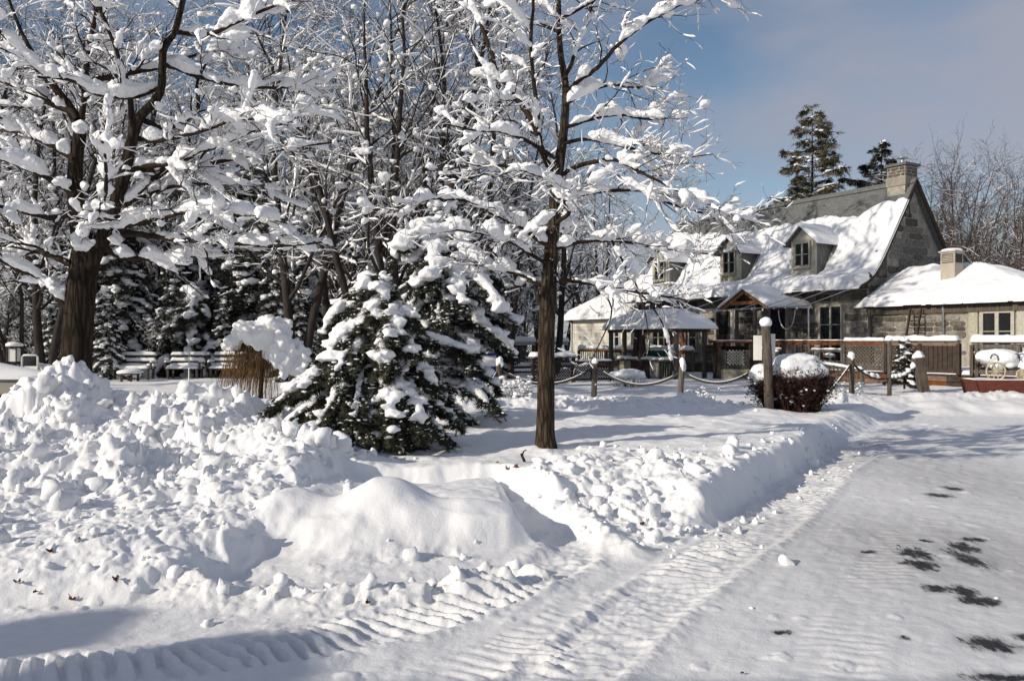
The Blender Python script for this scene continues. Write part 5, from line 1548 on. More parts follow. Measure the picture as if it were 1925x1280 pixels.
siding_extension()

# ------------------------------------------------------------------ terrace, railings
def lattice(mb, p0, p1, z0, z1, gap=.125, sw=.042, th=.012):
    p0, p1 = Vector(p0), Vector(p1); L = (Vector((p1.x, p1.y, 0)) - Vector((p0.x, p0.y, 0))).length
    d = (p1 - p0); d.z = 0; d.normalize(); nrm = Vector((-d.y, d.x, 0)); H_ = z1 - z0
    for sgn in (1, -1):
        k = -H_
        while k < L:
            # line s = k + t (rising) clipped to the panel
            s0, s1 = max(k, 0), min(k + H_, L)
            if s1 - s0 > .04:
                t0, t1 = s0 - k, s1 - k
                za, zb = (z0 + t0, z0 + t1) if sgn > 0 else (z1 - t0, z1 - t1)
                o = nrm * (.008 * sgn)
                A = Vector((p0.x, p0.y, 0)) + d * s0 + o; B = Vector((p0.x, p0.y, 0)) + d * s1 + o
                mb.bar((A.x, A.y, za), (B.x, B.y, zb), th, sw, up=(0, 0, 1))
            k += gap

def railing(name, a0, a1, y, zb, zt, bays, label, mat='wood_grey', cap=.10, capw=.16, rail2=True, post=.10, seed=1, cap_from=None, topmat=None):
    """a run of railing along the house direction; bays: list of (from a, to a, kind)"""
    R = empty(name, HL((a0 + a1) / 2, y, 0), HRZ); tag(R, label, "railing")
    o = (a0 + a1) / 2
    lo, hi = min(a0, a1) - o, max(a0, a1) - o
    t = MB(); t.box(((lo + hi) / 2, 0, zt - .03), (hi - lo, .15, .05)); t.build("top_rail", M[topmat or mat], R, bevel=.006)
    t = MB(); t.box(((lo + hi) / 2, 0, zt - .12), (hi - lo, .05, .10)); t.build("rail", M[topmat or mat], R)
    if rail2:
        t = MB(); t.box(((lo + hi) / 2, 0, zb + .12), (hi - lo, .05, .09)); t.build("bottom_rail", M[mat], R)
    ends = sorted({round(q - o, 3) for b in bays for q in b[:2]})
    for e in ends:
        p = MB(); p.box((e, 0, (zb + zt) / 2 - .05), (post, post + .02, zt - zb - .1)); p.build("post", M[mat], R)
    for (b0, b1, kind) in bays:
        b0, b1 = sorted((b0 - o, b1 - o)); b0 += post / 2; b1 -= post / 2
        if kind == 'lattice':
            l = MB(); lattice(l, (b0, -.0, 0), (b1, -.0, 0), zb + .17, zt - .22); l.build("lattice", M[mat], R)
            f = MB(); f.box(((b0 + b1) / 2, 0, zt - .19), (b1 - b0, .05, .05)); f.build("lattice_frame", M[mat], R)
        elif kind == 'pickets':
            k = b0 + .10
            while k < b1 - .04:
                p = MB(); p.box((k, 0, (zb + zt) / 2 + .0), (.035, .035, zt - zb - .33)); p.build("picket", M[mat], R); k += .16
        elif kind == 'mid':
            p = MB(); p.box(((b0 + b1) / 2, 0, zt - .36), (b1 - b0, .04, .09)); p.build("rail", M[mat], R)
            s = MB(); snow_cap(s, (b0, 0, zt - .315), (b1, 0, zt - .315), .06, .05, seed + 3); s.build("snow", M['snow'], R, True)
        elif kind == 'boards':
            k = b0
            while k < b1 - .05:
                p = MB(); p.box((k + .07, 0, (zb + zt) / 2 - .02), (.13, .03, zt - zb - .30)); p.build("board", M[mat], R); k += .145
    s = MB(); c0, c1 = (lo, hi) if cap_from is None else tuple(sorted((cap_from[0] - o, cap_from[1] - o)))
    snow_cap(s, (c0, 0, zt - .01), (c1, 0, zt - .01), capw, cap, seed); s.build("snow", M['snow'], R, True)
    return R

def terrace():
    R = empty("terrace", HL(-3, 1, 0), HRZ); tag(R, "raised wooden terrace along the front of the stone house and wing", "terrace")
    d = MB(); d.box((-.2, .05, .60), (10.6, 3.9, .08)); d.build("deck", M['wood_dark'], R)
    s = MB(); d2 = []
    # skirt boards, row by row
    x = -5.4
    r_ = random.Random(3)
    while x < 5.0:
        L = r_.uniform(1.4, 2.0)
        for k in range(3):
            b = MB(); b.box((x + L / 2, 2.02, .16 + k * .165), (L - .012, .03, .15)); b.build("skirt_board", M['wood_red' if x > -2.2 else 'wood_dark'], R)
        x += L
    def th(X, Y):
        e = np.minimum.reduce([2.0 - Y, X + 5.5, 5.1 - X, Y + 1.7])
        return np.where(e > 0, .12 * np.sqrt(np.clip(e / .1, 0, 1)) * (1 + .4 * fbm2(X * 1.5, Y * 1.5, 3, 44)), 0)
    snow_field("snow", lambda X, Y: X * 0 + .645, th, -5.5, 5.1, -1.7, 2.0, 120, 50, R)
    R2 = empty("terrace", HL(8.5, 0, 0), HRZ); tag(R2, "narrow shaded wooden terrace strip under the eaves behind the shelter", "terrace")
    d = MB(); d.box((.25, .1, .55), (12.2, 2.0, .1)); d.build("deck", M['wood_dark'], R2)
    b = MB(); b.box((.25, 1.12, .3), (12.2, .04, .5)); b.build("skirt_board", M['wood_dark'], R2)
terrace()
railing("terrace_railing", -1.55, 2.1, 3.05, .62, 1.66, [(2.1, .95, 'mid'), (.95, -.2, 'pickets'), (-.2, -1.55, 'mid')], "weathered terrace railing section with two rails behind the sign post", cap=.035, capw=.12, seed=2, topmat='wood_red')
railing("terrace_railing", -3.1, -1.60, 3.05, .62, 1.66, [(-1.6, -3.1, 'lattice')], "terrace railing section with diagonal lattice panel left of the small snowy fir", cap=.10, capw=.20, seed=4, topmat='wood_red')
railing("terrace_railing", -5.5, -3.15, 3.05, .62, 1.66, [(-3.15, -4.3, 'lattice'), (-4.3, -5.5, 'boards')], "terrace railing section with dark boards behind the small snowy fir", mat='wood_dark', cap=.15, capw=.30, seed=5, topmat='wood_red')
railing("terrace_railing", -8.3, -5.9, 3.05, .62, 1.62, [(-5.9, -6.05, 'mid'), (-6.05, -7.2, 'lattice'), (-7.2, -8.3, 'mid')], "terrace railing section with lattice and thick snow behind the wagon planter", cap=.20, capw=.36, seed=6)
railing("terrace_railing", 6.2, 14.5, 2.5, .35, 1.26, [(6.2, 8.2, 'pickets'), (8.2, 10.2, 'pickets'), (10.2, 12.2, 'lattice'), (12.2, 14.5, 'pickets')], "red-brown railing with snow before the cream clapboard extension", mat='wood_grey', cap=.17, capw=.26, seed=7, topmat='wood_red')

def awning():
    R = empty("awning_frame", HL(2.2, 0, 0), HRZ); tag(R, "bare metal awning frame reaching out from the stone house eaves", "awning frame")
    z1 = 2.88; y1 = 2.75
    f = MB(); f.tube([(-2.2, y1, z1 + .02), (5.0, y1, z1 - .02)], .025, 6); f.build("front_bar", M['metal'], R)
    for x in (-1.9, -.9, .1, 1.1, 4.2):
        f = MB(); f.tube([(x, .05, 3.62), (x, y1, z1)], .018, 6); f.build("rafter_tube", M['metal'], R)
    for x in (-2.1, 1.5, 4.9):
        f = MB(); f.tube([(x, y1, z1), (x, y1 - .02, .6)], .028, 6); f.build("post", M['metal'], R)
    R2 = empty("string_lights", HL(2.2, 0, 0), HRZ); tag(R2, "string of small clear bulbs hung under the stone house eaves", "lights")
    pts = []
    r_ = random.Random(2)
    for k in range(25):
        u = k / 24; x = -2.0 + 6.5 * u
        pts.append(Vector((x, y1 - .5, z1 + .12 - .10 * abs(math.sin(u * math.pi * 4)))))
    c = MB(); c.tube(pts, .008, 5); c.build("cord", M['iron'], R2)
    for p in pts[1::2]:
        b = MB(); b.lathe((p.x, p.y, p.z - .10), [(.008, 0), (.03, .02), (.034, .05), (.015, .08), (.012, .1)], 8); b.build("bulb", M['bulb'], R2, True)
    h = MB(); h.tube([(-1.15 - .75 * math.cos(g) * .5, y1 + .02, z1 - .1 - .72 * math.sin(g)) for g in np.linspace(0, math.pi, 14)], .02, 6)
    o = h.build("hose", M['metal']); o.parent = None; o.location = HL(2.2, 0, 0); o.rotation_euler = (0, 0, HRZ)
    tag(o, "pale hose looped in a hanging arc before the stone house window", "hose")
awning()

def kiosk():
    R = empty("lattice_kiosk", P(1378, 712, 29.2), HRZ + .95 + math.pi); R.location.z = .15
    tag(R, "square wooden kiosk with lattice window panel beside the shelter", "kiosk")
    for sx in (-1, 1):
        for sy in (-1, 1):
            p = MB(); p.box((sx * .58, sy * .45, .72), (.12, .12, 1.44)); p.build("post", M['wood_dark'], R)
    b = MB(); b.box((0, -.42, .22), (1.04, .05, .50)); b.build("lower_panel", M['wood_trim'], R)
    b = MB(); b.box((0, -.44, .55), (1.04, .07, .10)); b.build("rail", M['wood_grey'], R)
    l = MB(); lattice(l, (-.30, -.47, 0), (.30, -.47, 0), .62, 1.15, .12, .045); l.build("lattice", M['wood_trim'], R)
    for sx in (-1, 1):
        b = MB(); b.box((sx * .42, -.42, .88), (.20, .05, .56)); b.build("side_panel", M['wood_grey'], R)
        b = MB(); b.box((sx * .55, 0, .62), (.05, .8, 1.15)); b.build("side_wall", M['wood_dark'], R)
    b = MB(); b.box((0, .40, .7), (1.04, .05, 1.2)); b.build("back_wall", M['wood_dark'], R)
    b = MB(); b.box((0, 0, 1.46), (1.42, 1.15, .07)); b.build("top", M['wood_red'], R)
    s = MB(); snow_cap(s, (-.66, 0, 1.49), (.66, 0, 1.49), .9, .03, 3); s.build("snow", M['snow'], R, True)
kiosk()

def free_rail(name, p0, p1, h, label, seed, pick=.17, mat='wood_grey'):
    p0, p1 = Vector(p0), Vector(p1)
    R = empty(name, p0); tag(R, label, "railing"); d = p1 - p0
    for z, w in ((h, .11), (.12, .06)):
        t = MB(); t.bar((0, 0, z), d + Vector((0, 0, z)), w, .06); t.build("rail", M[mat], R)
    n = int(d.length / pick)
    for k in range(n + 1):
        q = d * (k / n); e = k in (0, n)
        t = MB(); t.box((q.x, q.y, q.z + h / 2), (.09 if e else .035, .09 if e else .035, h)); t.build("post" if e else "picket", M[mat], R)
    s = MB(); snow_cap(s, Vector((0, 0, h + .03)), d + Vector((0, 0, h + .03)), .12, .06, seed); s.build("snow", M['snow'], R, True)
free_rail("ramp_railing", P(1414, 652, 28.9) + Vector((0, 0, -.85)), P(1462, 668, 27.2) + Vector((0, 0, -.75)), .85, "sloping picket railing running down right from the lattice kiosk", 4)
free_rail("ramp_railing", P(1545, 692, 24.0) + Vector((0, 0, -.3)), P(1622, 707, 22.8) + Vector((0, 0, -.25)), .42, "low ramp railing between the snowy bush and the rope post", 5, .13)

def shelter():
    o = Vector((6.05, 28.6, .2))
    R = empty("bar_shelter", o, HRZ); tag(R, "open wooden bar shelter with thick rounded snow on its roof", "shelter")
    L, Dp = 4.4, 1.7
    for x, y in ((.35, -.1), (3.3, -.1), (4.15, -.1), (.35, -1.5), (4.15, -1.5)):
        p = MB(); p.box((x, y, .93), (.13, .13, 1.9)); p.build("post", M['wood_grey'], R)
    b = MB(); b.box((L / 2, -.1, 1.84), (L - .2, .10, .16)); b.build("beam", M['wood_grey'], R)
    b = MB(); b.box((L / 2, -1.5, 1.84), (L - .2, .10, .16)); b.build("beam", M['wood_grey'], R)
    rf = MB()
    c = [Vector((0, .15, 1.92)), Vector((L, .15, 1.92)), Vector((L, -1.75, 1.92)), Vector((0, -1.75, 1.92)), Vector((.9, -.8, 2.32)), Vector((L - 1.2, -.8, 2.32))]
    c2 = [v - Vector((0, 0, .06)) for v in c[:4]]
    rf.add(c + c2, [(0, 1, 5, 4), (1, 2, 5), (2, 3, 4, 5), (3, 0, 4), (9, 8, 7, 6), (0, 6, 7, 1), (1, 7, 8, 2), (2, 8, 9, 3), (3, 9, 6, 0)])
    roof = rf.build("roof", M['wood_dark'], R)
    def zf(X, Y): return 1.92 + np.minimum.reduce([.42 * (.15 - Y), .42 * (Y + 1.75), .444 * X, .333 * (L - X)])
    def th(X, Y):
        e = np.minimum.reduce([.2 - Y, Y + 1.8, X + .05, L + .05 - X])
        return np.where(e > 0, .34 * np.sqrt(np.clip(e / .4, 0, 1)) * (1 + .12 * fbm2(X, Y, 2, 4)), 0)
    snow_field("snow", zf, th, -.06, L + .06, -1.81, .21, 70, 40, roof)
    # counter
    b = MB(); b.box((1.9, .05, .72), (3.2, .45, .06)); C = b.build("counter", M['wood_grey'], R)
    s = MB(); snow_cap(s, (.4, .05, .75), (3.4, .05, .75), .42, .10, 8); s.build("snow", M['snow'], C, True)
    for x0, x1, k in ((.4, .95, 'p'), (.95, 1.6, 'l'), (1.6, 2.6, 'b'), (2.6, 3.4, 'l')):
        l = MB()
        if k == 'l': lattice(l, (x0 + .04, .1, 0), (x1 - .04, .1, 0), .1, .66, .10, .028); l.build("lattice", M['wood_trim'], C)
        elif k == 'p':
            for q in range(4):
                l = MB(); l.box((x0 + .08 + q * .13, .1, .38), (.03, .03, .6)); l.build("picket", M['wood_grey'], C)
        else: l.box(((x0 + x1) / 2, .1, .38), (x1 - x0 - .06, .03, .6)); l.build("front_board", M['wood_dark'], C)
    for x in (.4, .95, 1.6, 2.6, 3.4):
        l = MB(); l.box((x, .1, .36), (.07, .07, .72)); l.build("leg", M['wood_dark'], C)
shelter()

def grill_table():
    R = empty("hot_tub", P(1238, 700, 31.5), HRZ); R.location.z = .2
    tag(R, "dark green tub with snow on its lid under the bar shelter", "tub")
    b = MB(); b.lathe((0, 0, 0), [(.50, 0), (.55, .1), (.55, .95), (.58, 1.0), (.58, 1.06)], 20); b.build("tub", M['green'], R, True)
    s = MB(); snow_ball(s, Vector((0, 0, 1.08)), .56, .56, .12, 3, .08); s.build("snow", M['snow'], R, True)
grill_table()

def closed_umbrella(px, py, d, label):
    R = empty("closed_umbrella", P(px, py, d)); R.location.z = .3; tag(R, label, "umbrella")
    b = MB(); b.tube([(0, 0, 0), (0, 0, 1.95)], .02, 8); b.build("pole", M['iron'], R)
    c = MB(); n = 20; vv = []; prof = [(.03, 1.93), (.07, 1.7), (.11, 1.2), (.14, .75), (.12, .55), (.04, .5)]
    for r, z in prof:
        for k in range(n):
            g = 2 * math.pi * k / n; rr = r * (1 + .22 * math.cos(g * 8)); vv.append((rr * math.cos(g), rr * math.sin(g), z))
    ff = [(i * n + k, i * n + (k + 1) % n, (i + 1) * n + (k + 1) % n, (i + 1) * n + k) for i in range(len(prof) - 1) for k in range(n)]
    c.add(vv, ff); c.build("canopy", M['wood_dark'], R, True)
    t = MB(); t.lathe((0, 0, .95), [(.145, 0), (.148, .05)], 16); t.build("tie", M['iron'], R)
closed_umbrella(1197, 690, 30.6, "closed dark umbrella under the bar shelter, left one of two")
closed_umbrella(1207, 690, 30.2, "closed dark umbrella under the bar shelter, right one of two")

def menu_board():
    R = empty("menu_board", HL(9.0, .9, .6), HRZ); tag(R, "red-brown notice board with a white sheet on the terrace by the shelter", "notice board")
    b = MB(); b.box((0, 0, .95), (1.25, .06, 1.25)); b.build("board", M['wood_red'], R)
    for sx in (-1, 1):
        p = MB(); p.box((sx * .66, .0, .8), (.08, .09, 1.6)); p.build("post", M['wood_red'], R)
    p = MB(); p.box((-.05, .045, .65), (.55, .01, .42)); p.build("sheet", M['paper'], R)
menu_board()

def terrace_chair(x, y, rz, label, mat='wood_red'):
    R = empty("terrace_chair", HL(x, y, .645), HRZ + rz); tag(R, label, "chair")
    s = MB(); s.box((0, 0, .45), (.46, .46, .04)); s.build("seat", M[mat], R)
    for a in (-1, 1):
        for b in (-1, 1):
            l = MB(); l.box((a * .2, b * .2, .22 if b > 0 else .5), (.045, .045, .44 if b > 0 else 1.0)); l.build("leg", M[mat], R)
    for k in range(3):
        l = MB(); l.box((0, -.2, .62 + k * .14), (.42, .025, .08)); l.build("back_slat", M[mat], R)
    n = MB(); snow_ball(n, Vector((0, 0, .47)), .22, .22, .09, x, .1, 2); n.build("snow", M['snow'], R, True)
terrace_chair(1.3, 1.3, .6, "red-brown terrace chair left of the hanging hose")
terrace_chair(.2, 1.5, 2.2, "red-brown terrace chair right of the hanging hose")
terrace_chair(3.1, 1.2, -.4, "red-brown terrace chair just right of the porch post")

print("house", round(time.time() - T0, 1))

# ------------------------------------------------------------------ rope fence, sign post, shrubs
def gpt(px, py, d):
    """ground point below pixel column px at depth d"""
    p = P(px, py, d); return Vector((p.x, p.y, ground_z(p.x, p.y)))

POSTS = {}
def fence_post(key, px, ytop, d, label, r=.062, lean=(0, 0), mat='wood_grey', cap=.10, square=False):
    b = gpt(px, 740, d); top = P(px, ytop, d)
    h = top.z - b.z
    R = empty("fence_post", b); tag(R, label, "post", "posts of the rope fence")
    m = MB()
    if square: m.bar((0, 0, -.2), (lean[0], lean[1], h), r * 2, r * 2, up=(0, 1, 0))
    else: m.tube([(0, 0, -.2), (lean[0] * .5, lean[1] * .5, h * .5), (lean[0], lean[1], h)], [r * 1.05, r, r * .97], 12)
    m.build("pole", M[mat], R, not square)
    if cap:
        s = MB(); snow_ball(s, Vector((lean[0] + r * .25 * math.sin(px), lean[1], h + cap * .25)), r * 1.25, r * 1.15, cap * .75, px * .01, .38)
        s.build("snow", M['snow'], R, True)
    POSTS[key] = b + Vector((lean[0] * .9, lean[1] * .9, h * .88))
fence_post('a', 938, 684, 17.0, "leftmost wooden post of the rope fence, left of the lawn tree trunk", cap=.16)
fence_post('b', 1116, 680, 17.3, "rope fence post right of the lawn tree trunk, before the shelter counter", cap=.09, lean=(.03, 0))
fence_post('c', 1277, 690, 16.8, "rope fence post topped by a snow clump below the shelter's right end", cap=.2, lean=(.06, 0))
fence_post('d', 1601, 672, 19.2, "short rope fence post right of the snow-capped bush", cap=.14)
fence_post('e', 1672, 640, 19.6, "slim tall pole of the rope fence before the lattice railing", r=.05, cap=.05)
fence_post('f', 1742, 672, 19.5, "leaning thick square post at the right end of the rope fence", r=.10, lean=(-.22, 0), cap=.16, square=True)

def rope(p0, p1, sag, label, snow=0.0, seed=1):
    p0, p1 = Vector(p0), Vector(p1)
    n = 20; pts = []
    for k in range(n + 1):
        u = k / n; q = p0.lerp(p1, u) - p0; q.z -= sag * 4 * u * (1 - u); pts.append(q)
    R = empty("rope", p0); tag(R, label, "rope", "ropes of the post fence")
    m = MB(); m.tube(pts, .028, 8); m.build("strand", M['rope'], R, True)
    s = MB()
    r_ = random.Random(seed)
    nn = len(pts)
    if snow:
        for a in range(0, nn - 3, 3):
            if r_.random() < .75:
                rad = [.012 if i in (a, a + 3) else snow * r_.uniform(.5, 1.1) for i in range(a, a + 4)]
                s.tube([pts[i] + Vector((0, 0, .02 + rad[i - a] * .6)) for i in range(a, a + 4)], rad, 7)
    else:
        s.tube([p + Vector((0, 0, .018)) for p in pts[2:-2]], .018, 6)
    s.build("snow", M['snow'], R, True)
rope(gpt(893, 740, 16.6) + Vector((0, 0, .05)), POSTS['a'], .06, "rope slanting up from the snow to the leftmost fence post", seed=1)
rope(POSTS['a'], POSTS['b'], .36, "sagging rope passing behind the lawn tree trunk", seed=2)
rope(POSTS['b'], POSTS['c'], .34, "sagging rope below the bar shelter between two posts", seed=3)
rope(POSTS['c'], P(1425, 690, 16.3), .28, "sagging rope between snow-topped post and capped bush", seed=4)
rope(gpt(1557, 735, 18.6) + Vector((0, 0, .05)), POSTS['d'], .03, "rope slanting up to the short post right of the bush", seed=5)
rope(POSTS['d'], POSTS['e'] + Vector((0, 0, -.75)), .16, "snow-clotted rope between short post and slim pole", .07, 6)
rope(POSTS['e'] + Vector((0, 0, -.75)), POSTS['f'], .14, "snow-clotted rope between slim pole and leaning post", .08, 7)

def sign_post():
    D = 15.4
    b = gpt(1446, 768, D); h = P(1441, 612, D).z - b.z
    R = empty("sign_post", b); tag(R, "weathered sign post with white boards and a snowball on top before the bush", "sign")
    m = MB(); m.tube([(0, 0, -.2), (-.02, 0, h * .5), (-.07, 0, h)], [.092, .088, .084], 12); m.build("post", M['wood_grey'], R, True)
    s = MB(); snow_ball(s, Vector((-.07, 0, h + .06)), .115, .115, .105, 2, .10); s.build("snow", M['snow'], R, True)
    for sx, w, z in ((-1, .16, h - .43), (1, .17, h - .40)):
        k = MB(); k.box((sx * .13 - .06, .11, z), (w, .025, .48), .25 * sx); k.build("board", M['white_paint'], R)
sign_post()

def twig_bush(name, base, rx, ry, h, n, label, seed, mat, snow_parts=None, snow_dots=.03, dot_n=60, rad=.006, wander=.25, up=.0, leafy=False):
    R = empty(name, base); tag(R, label, "shrub")
    T = Tree(seed); r_ = T.r
    for k in range(n):
        a = r_.uniform(0, 6.28); q = math.sqrt(r_.random()) * .85
        p = Vector((rx * q * math.cos(a), ry * q * math.sin(a), -.02))
        a2 = a + r_.gauss(0, .5); ln = r_.uniform(.35, 1.0)
        d = Vector((rx * math.cos(a2) * ln * .5, ry * math.sin(a2) * ln * .5, h * r_.uniform(.7, 1.15)))
        br = T.walk(p, d, d.length * .95, rad, 6, 1, wander * .5, up)
        for c in T.children(br, 2, 9, .10 * h, .38 * h, .7, 4, .2, (25, 70), .0, .25, .003): T.children(c, 3, 7, .05 * h, .16 * h, .8, 3, .1, (25, 70), 0, .25, .0028)
    V, Fq = T.wood((4, 4, 3, 3)); link_mesh("twigs", np_mesh("twigs", V, Fq), mat, R, True)
    tips = [b[0][-1] for b in T.b]
    if leafy:
        lv = [(b[0][-1], (b[0][-1] - b[0][-2]) + Vector((r_.gauss(0, .02), r_.gauss(0, .02), r_.gauss(0, .02))), r_.uniform(.03, .07)) for b in T.b if b[2] > 1]
        V, Fc = sprays(lv, seed, 5, .035, .011); lo = link_mesh("leaves", np_mesh("leaves", V, [Fc]), mat, R); lo["kind"] = "stuff"
    if dot_n:
        cs = [r_.choice(tips)[:] for _ in range(dot_n)]; rs = [(q := snow_dots * r_.uniform(.5, 1.5), q * 1.2, q * .7) for _ in cs]
        V, Fc = blobs(cs, [tuple(x) for x in rs], seed, 1, .5); fo = link_mesh("snow_flecks", np_mesh("snow_flecks", V, [Fc]), M['snow_tree'], R, True)
        fo["kind"] = "stuff"
    if snow_parts:
        V, Fc = blobs([c for c, _ in snow_parts], [r for _, r in snow_parts], seed + 1, 3, .22)
        link_mesh("snow_cap", remeshed("snow_cap", V, [Fc], .025, 4, .012, .12), M['snow'], R, True)
    return R
D = 15.8
bb = gpt(1488, 768, D)
twig_bush("bush", bb, .64, .5, .80, 420, "dense dark red bush under a thick round snow cap beside the sign post", 61, M['bush'],
          [((-.06, 0, .84), (.44, .42, .22)), ((.22, .05, .86), (.44, .40, .22)), ((.42, .02, .78), (.26, .32, .18)), ((.05, -.14, .76), (.54, .32, .18)), ((-.56, .05, .74), (.26, .28, .20)), ((-.10, -.05, .98), (.34, .28, .13)), ((.12, 0, 1.0), (.40, .32, .13))], .03, 110, .0075, leafy=True)
twig_bush("shrub", gpt(975, 742, 16.6), .42, .3, .5, 34, "thin twiggy shrub full of snow beside the leftmost rope post", 62, M['bark_grey'], None, .035, 160, .004)
twig_bush("shrub", gpt(1312, 735, 17.2), .32, .3, .32, 26, "small snowy shrub right of the snow-topped rope post", 63, M['bark_grey'], None, .03, 130, .004)
twig_bush("shrub", gpt(1580, 735, 19.6), .5, .3, .45, 30, "twiggy snowy shrub behind the short rope post", 64, M['bark_grey'], None, .03, 110, .004)
sb = P(1180, 712, 24.0); sb.z = .28
twig_bush("shrub", sb, .5, .35, .32, 50, "low dark shrub flattened under a snow dome before the shelter counter", 65, M['bush'],
          [((0, 0, .36), (.52, .38, .13)), ((.22, -.05, .33), (.35, .3, .12)), ((-.3, 0, .34), (.3, .3, .11)), ((0.05, .0, .44), (.35, .25, .09))], .03, 20)

def small_fir():
    b = P(1700, 690, 21.4); b.z = .45
    fir_tree("small_fir", b, "little snowy fir standing against the terrace railing", "tree",
             dict(seed=71, height=1.25, radius=.42, n_boughs=36, droop=.5, spray_len=.12, needle_ln=.06, needle_w=.010, snow_amt=.075, per_bough=22, trunk_r=.03, base_gap=.05, irregular=.25, top_pow=.7, snow_prob=.85, n_needles=10), M['needle_dark'], .018)
    b = P(1724, 690, 21.2); b.z = .45
    fir_tree("small_fir", b, "smaller snowy sapling right beside the little fir at the railing", "tree",
             dict(seed=72, height=.72, radius=.22, n_boughs=18, droop=.4, spray_len=.09, needle_ln=.05, needle_w=.009, snow_amt=.055, per_bough=16, trunk_r=.02, base_gap=.1, irregular=.3, top_pow=.6, snow_prob=.9, n_needles=8), M['needle_dark'], .016)
small_fir()

def weeping_shrub():
    b = P(470, 745, 19.0); b = Vector((b.x, b.y, .25))
    R = empty("weeping_shrub", b); tag(R, "weeping shrub of hanging brown stems under a white snow dome", "shrub")
    r_ = random.Random(6); T = Tree(6)
    t = MB(); t.tube([(.25, 0, -.1), (.28, 0, .7), (.3, 0, 1.5)], [.06, .05, .04], 8); t.build("trunk", M['bark_dark'], R, True)
    for k in range(330):
        a = r_.uniform(0, 6.28); q = math.sqrt(r_.random())
        x = .05 + q * .62 * math.cos(a); y = q * .5 * math.sin(a); z = 1.38 - .35 * q + r_.uniform(-.1, .1)
        ln = r_.uniform(.5, 1.5); pts = []; dx, dy = (x - .1) * r_.uniform(.0, .35) - .12, y * .3
        for i in range(6):
            u = i / 5; pts.append(Vector((x + dx * u + r_.gauss(0, .01), y + dy * u, max(z - ln * u, .0))))
        T.b.append((pts, [.005, .005, .0045, .004, .004, .003], 3))
    V, Fq = T.wood((3, 3, 3, 3)); so = link_mesh("stems", np_mesh("stems", V, Fq), M['stem_brown'], R, True); so["kind"] = "stuff"
    cs = [((.15, 0, 1.62), (.52, .45, .28)), ((.55, 0, 1.74), (.40, .38, .24)), ((-.18, -.05, 1.48), (.30, .32, .20)), ((1.2, .0, 1.1), (.26, .2, .24)), ((.9, -.25, .8), (.2, .16, .26)), ((1.3, -.1, .75), (.2, .18, .24)), ((.75, -.3, .95), (.16, .14, .22)), ((.75, -.1, 1.42), (.32, .3, .34)), ((.62, -.2, 1.15), (.26, .24, .3)), ((.35, -.3, 1.45), (.3, .24, .26)), ((-.38, -.1, 1.33), (.2, .22, .18)), ((.95, -.05, 1.2), (.3, .25, .3)), ((1.05, 0, .9), (.22, .2, .3))]
    V, Fc = blobs([c for c, _ in cs], [q for _, q in cs], 4, 3, .55)
    link_mesh("snow", remeshed("snow", V, [Fc], .03, 2, .06, .16), M['snow'], R, True)
weeping_shrub()

# ------------------------------------------------------------------ benches and table at the edge of the wood
def bench(px, d, label, rz=0.0, w=1.3):
    b = P(px, 716, d); b.z = .22
    R = empty("bench", b, rz); tag(R, label, "bench", "white slatted benches before the wood")
    for sx in (-1, 1):
        f = MB(); f.box((sx * (w / 2 - .1), -.25, .2), (.07, .09, .42)); f.build("leg", M['wood_grey'], R)
        f = MB(); f.bar((sx * (w / 2 - .1), .18, 0), (sx * (w / 2 - .1), .36, .95), .07, .09); f.build("leg", M['wood_grey'], R)
        f = MB(); f.box((sx * (w / 2), .0, .62), (.10, .6, .045)); A = f.build("armrest", M['wood_grey'], R)
        s = MB(); snow_cap(s, (sx * w / 2, -.28, .64), (sx * w / 2, .24, .64), .10, .07, px); s.build("snow", M['snow'], A, True)
        f = MB(); f.box((sx * (w / 2), -.25, .51), (.06, .07, .18)); f.build("arm_support", M['wood_grey'], R)
    for k, (y, z) in enumerate(((.24, .46), (.28, .66), (.32, .88))):
        f = MB(); f.box((0, y, z), (w, .035, .12)); S = f.build("back_slat", M['wood_grey'], R)
        s = MB(); snow_cap(s, (-w / 2 - .01, y - .03, z + .03), (w / 2 + .01, y - .03, z + .03), .15, .11, px + k); s.build("snow", M['snow'], S, True)
    for k in range(4):
        f = MB(); f.box((0, -.27 + k * .14, .40), (w - .05, .12, .035)); f.build("seat_slat", M['wood_grey'], R)
    s = MB(); snow_cap(s, (-w / 2 + .03, -.08, .42), (w / 2 - .03, -.08, .42), .58, .11, px + 9); s.build("snow", M['snow'], R, True)
bench(253, 29.0, "left slatted bench heaped with snow behind the round table", .05, 1.35)
bench(348, 29.3, "middle slatted bench heaped with snow behind the thin stake", 0, 1.25)
bench(428, 29.6, "right slatted bench with snow, partly behind the weeping shrub", -.05, 1.25)

def round_table():
    b = P(244, 716, 27.6); b.z = .22
    R = empty("round_table", b); tag(R, "low round garden table with a thick pad of snow before the left bench", "table")
    m = MB(); m.lathe((0, 0, .26), [(.40, 0), (.41, .03)], 20); m.build("table_top", M['wood_grey'], R)
    for k in range(4):
        a = k * 1.571 + .6; m = MB(); m.box((.26 * math.cos(a), .26 * math.sin(a), .12), (.06, .06, .30)); m.build("leg", M['wood_dark'], R)
    s = MB(); snow_ball(s, Vector((0, 0, .34)), .42, .42, .11, 3, .06); s.build("snow", M['snow'], R, True)
round_table()
def stake():
    b = P(355, 716, 27.9); b.z = .2
    R = empty("garden_stake", b); tag(R, "thin upright stake standing before the middle bench", "stake")
    m = MB(); m.tube([(0, 0, -.1), (.01, 0, .7), (.015, 0, 1.45)], .014, 6); m.build("rod", M['metal'], R)
    s = MB(); s.tube([(.0, -.01, .0), (.008, -.012, .5)], .02, 6); s.build("snow", M['snow'], R)
stake()

